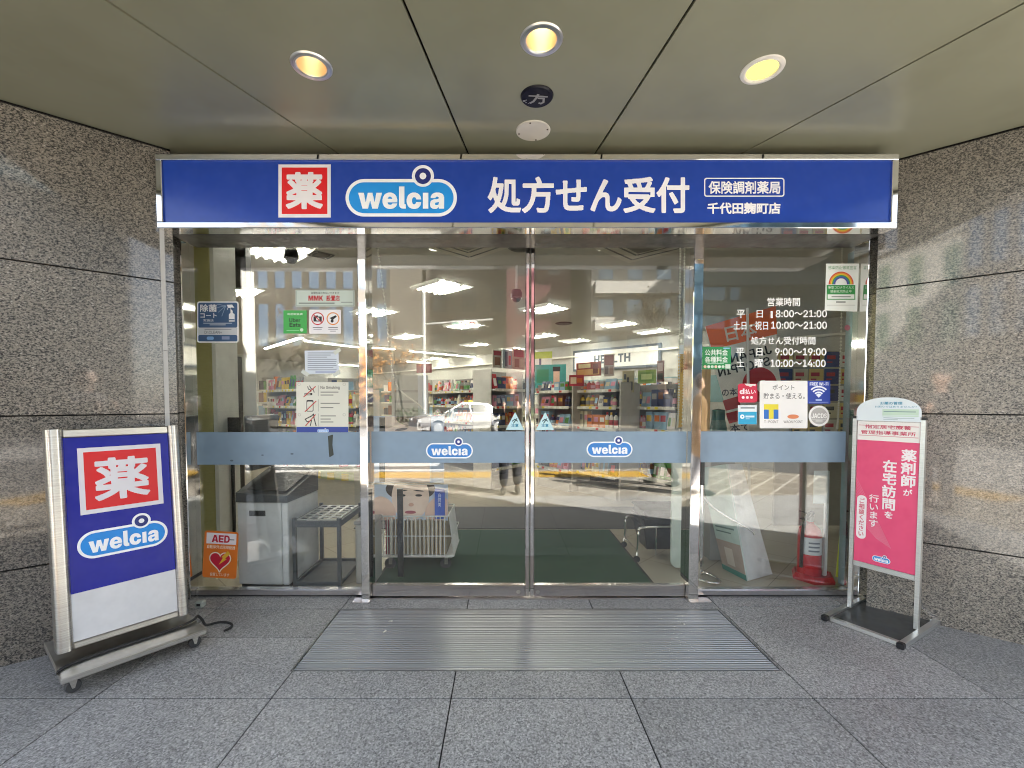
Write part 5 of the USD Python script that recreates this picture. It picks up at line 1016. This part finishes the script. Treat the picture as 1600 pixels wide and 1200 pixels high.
# right pane
c = note('rainbow_notice', 'white notice with a rainbow at the upper right of the right pane', 'notice', Polygon([(1291, 412), (1342, 412), (1339, 487), (1288.5, 485)]), '#e4e8e4')
c.words('感染防止徹底宣言', 1294, 415.5, 1338, 421, '#5a9a6a', 1, bold=.5, size=40)
for k, cc in enumerate(('#c8483a', '#dc8a34', '#d8c23a', '#4a9a4a', '#3a6ab0', '#5a4a90')): c.add('rainbow_band', disc(1314, 444, 19.5 - 1.75 * k, 24).difference(disc(1314, 444, 17.75 - 1.75 * k, 24)).intersection(sbox(1290, 420, 1340, 444.5)), cc, 1)
c.add('green_field', sbox(1291.5, 445.5, 1336, 459), '#2f8a44', 1); c.words('新型コロナウイルス', 1294, 447, 1333.5, 451.5, '#e0eee2', 2, bold=.5, size=40); c.words('感染拡大防止中', 1297, 453, 1330, 457.5, '#e0eee2', 2, bold=.5, size=40); c.add('green_border', sbox(1291.5, 459, 1336, 468.5).difference(sbox(1293, 460, 1334.5, 467)), '#4a9a5a', 1); c.add('small_print', sbox(1299, 463, 1329, 464.4).union(sbox(1306, 471, 1321, 473)), '#6a6f6a', 1); c.add('grey_line', sbox(1292, 476.5, 1336, 477.2), '#b0b4b0', 1)
hl = thing('opening_hours', 'white opening hours lettering stuck on the right pane', 'lettering', loc=onY(1222, 520, YO)); ch_ = Card(glassplane(YO), None, None, None, parent=hl, thick=0, conv=pxconv(YO))
for s, x0, y0, x1, y1, b in (('営業時間', 1199, 465, 1250, 478.5, .9), ('平', 1151, 484, 1164, 497, .9), ('日', 1182, 484.5, 1192, 496.5, .9), ('8:00～21:00', 1212, 484.5, 1292, 496, .55), ('土日・祝日', 1146, 502, 1200, 515.5, .9), ('10:00～21:00', 1205, 502.5, 1292, 514, .55),
                          ('処方せん受付時間', 1173, 526, 1274, 538.5, .9), ('平', 1150, 543.5, 1163, 556.5, .9), ('日', 1181.5, 544, 1191.5, 556, .9), ('9:00～19:00', 1211, 544, 1291, 555.5, .55), ('土', 1150.5, 561.5, 1163, 573.5, .9), ('曜', 1179, 561, 1192, 574, .7), ('10:00～14:00', 1204, 562, 1290, 573.5, .55)):
    ch_.words(s, x0, y0, x1, y1, '#f0f0ee', 1, bold=b, size=72, name='white_lettering')
part(hl, 'white_dash', ch_.pl.sheet(ch_.P(sbox(1204, 486, 1207.5, 497)), .0007), ink('#f0f0ee'))
c = note('bills_sticker', 'green sticker with white characters about bills at the left of the right pane', 'sticker', sbox(1096, 542, 1142, 577), '#2b8f52'); c.words('公共料金', 1101, 546, 1137, 555.5, '#e4efe6', 1, bold=.8, size=64); c.words('各種料金', 1101, 557, 1137, 566.5, '#e4efe6', 1, bold=.8, size=64); c.add('small_print', sbox(1105, 567.8, 1131, 568.8), '#b8dcc4', 1)
for k in range(7): c.add('pale_disc', disc(1101.5 + 5.6 * k, 573, 2.3, 6), ('#e6c8b0', '#e4efe6', '#c8dcc8')[k % 3], 1)
c.add('white_patch', sbox(1133, 569, 1141, 576), '#cfdcd2', 2); c.add('blue_mark', sbox(1130, 543.2, 1140, 545.4), '#8ac0d8', 1)
c = note('payment_sticker', 'red rounded payment sticker with a torn top on the right pane', 'sticker', rrect(1153, 599.5, 1183, 629, 4), '#c62444'); c.words('d', 1155.5, 607, 1163, 616, '#f4e4e8', 1, bold=1.); c.words('払い', 1164, 608, 1180.5, 616, '#f4e4e8', 1, bold=.7)
for x in (1161, 1167.5, 1174): c.add('dot', disc(x, 621, 2.2), '#f4e4e8', 1)
c.add('torn_patch', Polygon([(1163, 599.4), (1181, 600.5), (1180, 603.5), (1176, 602.5), (1173, 605), (1169, 603), (1166, 602.5)]), '#e2d8d4', 1)
c = note('card_sticker', 'white and light blue card sticker under the red payment sticker', 'sticker', sbox(1153, 633, 1182.5, 663), '#dfe6e8'); c.add('blue_field', sbox(1153.3, 643.5, 1182.2, 662.7), '#28a2cc', 1); c.add('white_disc', disc(1159.5, 651, 3.4).difference(disc(1159.8, 651, 1.2)), '#e8f2f6', 2); c.add('white_line', sbox(1164.5, 649.4, 1178.5, 652.2).union(sbox(1165, 654, 1171, 654.8)), '#cfe6f0', 2); c.add('small_print', sbox(1157, 636, 1179, 638.6), '#8a9498', 1)
c = note('points_poster', 'white square poster about points with a yellow and blue letter on the right pane', 'poster', rrect(1187, 595, 1261.5, 669, 2), '#e9e7e4'); c.words('ポイント', 1207, 601, 1241, 609.5, '#3a3836', 1, bold=.35, size=64); c.words('貯まる・使える。', 1193, 614, 1257, 623.5, '#3a3836', 1, bold=.35, size=64)
c.add('blue_field', sbox(1193.5, 631.5, 1216, 654.5), '#2f6fc0', 1); c.add('yellow_letter', unary_union([sbox(1193.5, 631.5, 1216, 640), sbox(1201, 639, 1208.5, 654.5)]), '#e2d23a', 2); c.words('T-POINT', 1193.5, 657, 1216, 661, '#7a7672', 1, bold=.1, size=36); c.words('WAON POINT', 1224, 657, 1254, 661, '#7a7672', 1, bold=.1, size=36)
c.add('orange_dish', affinity.scale(disc(1239, 651, 9), 1, .38), '#d8855a', 1)
c = note('wifi_sticker', 'dark blue square wifi sticker at the right of the points poster', 'sticker', sbox(1261.8, 595, 1297, 631), '#253f9c'); c.words('FREE Wi-Fi', 1265, 597.5, 1294, 602.5, '#dfe4f2', 1, bold=.8, size=40)
for r in (18, 13.6, 9.2): c.add('wifi_arc', disc(1279, 621, r, 20).difference(disc(1279, 621, r - 2.4, 20)).intersection(Polygon([(1279, 621), (1255, 597), (1303, 597)])), '#e8ecf6', 1)
c.add('wifi_dot', Polygon([(1279, 621.5), (1274.5, 616.8), (1279, 614.8), (1283.5, 616.8)]), '#e8ecf6', 1); c.add('pale_pill', rrect(1274, 623.5, 1284, 626.5, 1.4), '#a8b8e0', 1); c.add('small_print', sbox(1264, 628, 1294, 629), '#8a9ad0', 1)
c = note('association_sticker', 'round grey and white association sticker under the wifi sticker', 'sticker', disc(1279.5, 650, 16.2, 20), '#e2e0dc'); c.add('grey_disc', disc(1279.5, 650, 13, 20), '#a9a6a2', 1); c.words('JACDS', 1267.5, 646, 1291.5, 653.5, '#eceae6', 2, bold=.6, size=48); c.add('small_print', sbox(1274, 657, 1285, 658.4).union(sbox(1268.5, 655, 1290.5, 655.5)), '#dcdad6', 2)
# door leaves
YDO = YD - .0056
for x0, lab in ((791.5, 'left'), (838.5, 'right')):
    c = pxcard(YDO, 'caution_sticker', f'pale blue triangular caution sticker on the {lab} sliding door leaf', 'sticker', Polygon([(x0, 671), (x0 + 26, 671), (x0 + 13.5, 645.5)]).buffer(.8), '#bfe0e6'); c.add('caution_mark', unary_union([LineString([(x0 + 9, 658), (x0 + 13, 655), (x0 + 17, 658)]).buffer(.7), LineString([(x0 + 11, 661), (x0 + 16, 654)]).buffer(.7)]), '#2f4a55', 1); c.words('注意', x0 + 7.5, 662, x0 + 18.5, 667.2, '#3f8aa8', 1, bold=.6, size=40)

# ================================================================== wheeled signboard on the left
u2 = np.array([.356, .452]); u2 /= np.linalg.norm(u2); b2 = np.array([-u2[1], u2[0]])       # along the board, away from the viewer
ang = math.atan2(u2[1], u2[0]); FLc = np.array([-1.995, 1.984])
sb = thing('wheeled_signboard', 'steel framed blue signboard with red medicine square on a wheeled base', 'signboard', loc=(FLc[0], FLc[1], 0), rz=ang)
W2, D2 = .58, .50
part(sb, 'platform', bevel_box(0, W2, 0, D2, .072, .10, .004), M_STEEL, world=False)
for x in (.045, W2 - .045):
    for y in (.05, D2 - .05):
        w_ = part(sb, 'caster', moved(lathe([(0, -.012), (.026, -.012), (.030, -.007), (.030, .007), (.026, .012), (0, .012)], 20), (x, y, .030), rx=math.pi / 2), paint((.035, .037, .04), .5), world=False)
        part(w_, 'fork', [hexa([(x - .005, y + s * .016 - .002, .024), (x + .005, y + s * .016 - .002, .024), (x + .005, y + s * .016 + .002, .024), (x - .005, y + s * .016 + .002, .024), (x - .016, y + s * .016 - .002, .066), (x + .016, y + s * .016 - .002, .066), (x + .016, y + s * .016 + .002, .066), (x - .016, y + s * .016 + .002, .066)]) for s in (-1, 1)] + [bx(x - .02, x + .02, y - .02, y + .02, .066, .0715)], M_STEEL, world=False)
lean = math.radians(5.0); BW, BH = .545, 1.08; by = .15
def lb_(m): return moved(m, (.012, by + .035, .140), rx=-lean)
def rounded_side(x0, x1, flip):
    q = rrect(x0, 0, x1, .11, .022); m = trimesh.creation.extrude_polygon(q, BH, engine='earcut'); return m
side_w = .062
part(sb, 'side_frame', lb_(rounded_side(0, side_w, 0)), M_STEEL, world=False, smooth=30); part(sb, 'side_frame', lb_(rounded_side(BW - side_w + .012, BW, 1)), M_STEEL, world=False, smooth=30)
part(sb, 'top_rail', lb_(bevel_box(side_w - .012 + .013, BW - side_w + .011, .012, .10, BH - .042, BH - .002, .004)), M_STEEL, world=False); part(sb, 'bottom_rail', lb_(bevel_box(side_w + .001, BW - side_w + .011, .012, .10, 0, .030, .004)), M_STEEL, world=False)
part(sb, 'core', lb_(bx(side_w + .001, BW - side_w + .011, .03, .09, .031, BH - .043)), M_WHITE, world=False)
c0, s0 = math.cos(-lean), math.sin(-lean)
# the face plane in world coordinates
def w2(p): p = np.asarray(p, float); return np.array([FLc[0], FLc[1], 0]) + np.r_[u2, 0] * p[0] + np.r_[b2, 0] * p[1] + np.array([0, 0, 1.]) * p[2]
vz = np.r_[b2 * math.sin(lean), math.cos(lean)]
fo = w2((.012 + side_w + .001, by + .035 + .026 * math.cos(lean) + .031 * math.sin(lean), .140 + .031 * math.cos(lean) - .026 * math.sin(lean)))
fp = Plane(fo, np.r_[u2, 0], vz); FW_, FH_ = BW - 2 * side_w + .010, BH - .074
cf = Card(fp, None, None, None, parent=sb, thick=0)
M_SBLUE = paint((.008, .014, .30), .25, spec=.35, var=.02)
split = FH_ * .232
part(sb, 'white_face', fp.slab(sbox(0, 0, FW_, split), 0, .003), paint((.66, .67, .70), .25, coat=.3)); part(sb, 'blue_face', fp.slab(sbox(0, split + .0005, FW_, FH_), 0, .003), M_SBLUE)
cf.thick = .003
rx0, rx1, ry0, ry1 = FW_ * .115, FW_ * .915, FH_ * .610, FH_ * .945
cf.add('red_square_rim', sbox(rx0, ry0, rx1, ry1), '#dddbe2', 1); cf.add('red_square', sbox(rx0 + .022, ry0 + .022, rx1 - .022, ry1 - .022), '#d6141c', 2); cf.words('薬', rx0 + .058, ry0 + .058, rx1 - .058, ry1 - .058, '#dddbe2', 3, bold=1.4, size=150)
cf.logo(FW_ * .07, FH_ * .385, FW_ * .94, FH_ * .575, blue='#1a8ae0', dark='#1c2a78')
# power cable lying round the board foot and on the floor
cp = [w2(p) for p in ((-.0, .06, .104), (.05, .115, .105), (.20, .13, .105), (.40, .125, .106), (.55, .14, .112), (.60, .20, .105), (.63, .22, .06), (.66, .25, .012), (.72, .24, .008), (.76, .16, .008), (.70, .10, .008))]
solo('power_cable', tube(curve(cp, 60), .007), M_RUBBER, 'black power cable lying on the wheeled base and trailing onto the paving', 'cable', smooth=True)
t = thing('floor_socket', 'small grey plug box on the paving behind the wheeled signboard', 'plug box', loc=onZ(313, 948, 0)); g = onZ(313, 948, 0); part(t, 'box', bevel_box(g[0] - .028, g[0] + .028, g[1] - .02, g[1] + .025, 0, .04, .008), paint((.34, .37, .34), .5)); part(t, 'socket_hole', bx(g[0] - .012, g[0] + .012, g[1] - .0208, g[1] - .0195, .012, .028), M_BLACK)

# ================================================================== pink poster stand on the right
PL, PR = np.array([2.236, 2.862]), np.array([2.404, 2.577])
d3 = (PR - PL); W3 = np.linalg.norm(d3); d3 /= W3; n3 = np.array([d3[1], -d3[0]])     # n3 towards the viewer
ps = thing('poster_stand', 'aluminium poster stand with a pink poster in front of the right granite wall', 'sign stand', loc=(*((PL + PR) / 2), 0))
PW = .026
def P3(a, n, z): return np.r_[PL + d3 * a + n3 * n, z]
for a in (0, W3): part(ps, 'post', bar(P3(a, 0, .03), P3(a, 0, 1.245), PW, .022, (d3[0], d3[1], 0)), M_ALU); part(ps, 'post_cap', bar(P3(a, 0, 1.246), P3(a, 0, 1.262), PW + .002, .024, (d3[0], d3[1], 0)), M_BLACK)
for a in (-.02, W3 + .02): part(ps, 'base_bar', bar(P3(a, -.265, .016), P3(a, .265, .016), .030, .028), M_ALU)
for n in (-.25, .25): part(ps, 'base_bar', bar(P3(.0, n, .014), P3(W3 + .0, n, .014), .026, .022), M_ALU)
for a in (-.02, W3 + .02):
    for n in (-.278, .278): part(ps, 'corner_cap', moved(bevel_box(-.018, .018, -.018, .018, 0, .034, .006), P3(a, n, 0), rz=math.atan2(d3[1], d3[0])), M_BLACK)
bp_ = Plane(P3(-.005, -.235, .012), np.r_[d3, 0], np.r_[n3, 0]); part(ps, 'base_plate', bp_.slab(sbox(0, 0, W3 + .01, .47), -.004, .004) if bp_.n[2] > 0 else bp_.slab(sbox(0, 0, W3 + .01, .47), -.004, .004), paint((.035, .037, .036), .3))
px0, px1 = PW / 2 + .001, W3 - PW / 2 - .001; pw = px1 - px0
part(ps, 'lower_rail', bar(P3(px0, 0, .325), P3(px1, 0, .325), .018, .03), M_ALU); part(ps, 'upper_rail', bar(P3(px0, 0, 1.238), P3(px1, 0, 1.238), .018, .012), M_ALU)
pp = Plane(P3(px0, .004, .342), np.r_[d3, 0], (0, 0, 1)); ph = .888
cf = Card(pp, None, None, None, parent=ps, thick=.003)
part(ps, 'poster_sheet', pp.slab(sbox(0, 0, pw, ph), 0, .003), paint('#e2507a', .35, var=.02))
head = ph * .868
cf.add('white_head', sbox(0, head, pw, ph), '#ece8e4', 1)
for y in (ph - .026, head + .028): cf.add('red_rule', sbox(.006, y, pw - .006, y + .0025), '#c8506a', 2)
cf.words('指定居宅療養', pw * .13, head + .073, pw * .87, head + .097, '#c84a66', 2, bold=.8, size=64); cf.words('管理指導事業所', pw * .06, head + .038, pw * .94, head + .062, '#c84a66', 2, bold=.8, size=64)
cf.words('薬剤師', pw * .73, ph * .572, pw * .965, ph * .822, '#f2e9ec', 2, bold=1., size=72, vertical=True); cf.words('が', pw * .78, ph * .515, pw * .92, ph * .56, '#f2e9ec', 2, bold=.9)
cf.words('在宅訪問', pw * .445, ph * .40, pw * .67, ph * .742, '#f2e9ec', 2, bold=1., size=72, vertical=True); cf.words('を', pw * .50, ph * .345, pw * .63, ph * .39, '#f2e9ec', 2, bold=.9)
cf.words('行います', pw * .235, ph * .265, pw * .40, ph * .492, '#f2e9ec', 2, bold=.9, size=72, vertical=True)
pill = rrect(pw * .03, ph * .165, pw * .20, ph * .475, pw * .08); cf.add('white_pill', pill, '#f0e8ea', 2); cf.words('ご相談ください', pw * .065, ph * .185, pw * .165, ph * .455, '#cc4a68', 3, bold=.7, size=56, vertical=True)
rays = unary_union([LineString([(0, ph * (.60 - .022 * k)), (pw * (.62 - .02 * k), ph * (.14 + .004 * k))]).buffer(.0009) for k in range(13)]).intersection(sbox(0.003, ph * .14, pw * .7, ph)).difference(pill.buffer(.004)); cf.add('pale_stripes', rays, '#e58aa2', 1)
cf.logo(pw * .32, ph * .028, pw * .62, ph * .085, blue='#3f8fd8', dark='#2a3a90', level=2)
tpp = Plane(P3(px0 - .006, .012, 1.235), np.r_[d3, 0], (0, 0, 1)); tw = pw + .012
tt = thing('topper_card', 'white rounded card slotted on top of the pink poster stand', 'sign card', loc=P3(W3 / 2, .012, 1.235))
shape = Polygon([(0, 0), (tw, 0)] + [(tw / 2 + tw / 2 * math.cos(a) , .045 + .098 * math.sin(a) ** .8) for a in np.linspace(0, math.pi, 30)]).buffer(0)
part(tt, 'card', tpp.slab(shape, 0, .002), paint('#dfe8ee', .35, var=.02)); ct_ = Card(tpp, None, None, None, parent=tt, thick=.002)
ct_.words('お薬の管理', tw * .38, .098, tw * .72, .116, '#3f8fae', 1, bold=.7, size=56); ct_.words('お困りではありませんか？', tw * .30, .080, tw * .93, .092, '#3f8fae', 1, bold=.4, size=48)
ct_.add('green_band', sbox(tw * .42, .028, tw * .96, .072).difference(sbox(tw * .42, .0335, tw * .96, .036)), '#c6dccb', 1); ct_.add('small_print', unary_union([sbox(tw * .44, .055, tw * .92, .059), sbox(tw * .44, .018, tw * .90, .020), sbox(tw * .44, .010, tw * .66, .012)]), '#6a8a90', 2)

# ------------------------------------------------------------------ far shelves along the walls: too small to tell the packs apart
def far_row(label, name, p0, p1, levels, hmax, rng):
    a, b = np.array(p0), np.array(p1); d = b - a; L = np.linalg.norm(d); d /= L; n = np.array([d[1], -d[0]]); n = n if n @ (-a) > 0 else -n
    t = thing(name, label, 'shelf', loc=(*((a + b) / 2), 0))
    def slab(u0, u1, w0, w1, z0, z1): return prism([tuple(a + d * u + n * w) for u, w in ((u0, w0), (u1, w0), (u1, w1), (u0, w1))], z0, z1)
    part(t, 'back_panel', slab(0, L, -.42, -.40, 0, levels[-1] + .3), paint((.30, .29, .27), .7))
    for z in levels: part(t, 'shelf_board', slab(0, L, -.399, 0, z - .02, z), paint((.6, .59, .55), .5)); part(t, 'price_rail', slab(0, L, .001, .008, z - .03, z + .006), paint((.72, .70, .60), .4))
    packs = {}
    for z in levels:
        u = .02
        while u < L - .1:
            w, h = rng.uniform(.06, .14), hmax * rng.uniform(.55, 1.); k = rng.integers(len(PAL)); o = rng.uniform(-.16, -.05)
            packs.setdefault(k, []).append(slab(u, u + w, o - .05, o, z + .001, z + h)); u += w + .008
    for k, ms in packs.items(): part(t, 'goods', ms, paint(PAL[k][1], .45), kind='stuff')
r4 = np.random.default_rng(9)
wn = np.array([-.70, -.714]) * .50
def onwall_xy(px): return on_wall(px, 600, C_ + wn, BX)[:2]
far_row('long wall shelf full of small goods under the health sign', 'wall_shelf', onwall_xy(832), onwall_xy(1062), (.35, .70, 1.02, 1.32, 1.60), .24, r4)
far_row('long low shelf row across the back of the shop, left door leaf', 'back_shelf', gp(596, 11.5), gp(832, 10.8), (.35, .70, 1.02, 1.34, 1.62), .25, r4)
far_row('long shelf row far behind the left fixed pane', 'back_shelf', gp(400, 10.2), gp(560, 10.6), (.35, .70, 1.02, 1.34, 1.62), .25, r4)
for k, (px, py) in enumerate(((610, 971), (601, 987), (1068, 975))):
    g = onZ(px, py, .001); solo('paper_scrap', moved((np.array([(-.014, -.004, 0), (.012, -.006, .001), (.015, .005, .004), (-.010, .006, .001), (0, 0, .006)]), np.array([[0, 1, 4], [1, 2, 4], [2, 3, 4], [3, 0, 4]])), g, rz=k * 1.1), paint((.62, .60, .54), .8), 'tiny pale paper scrap lying on the ' + ('far left part of the grating', 'left part of the grating, below another scrap', 'right part of the grating')[k], 'litter')
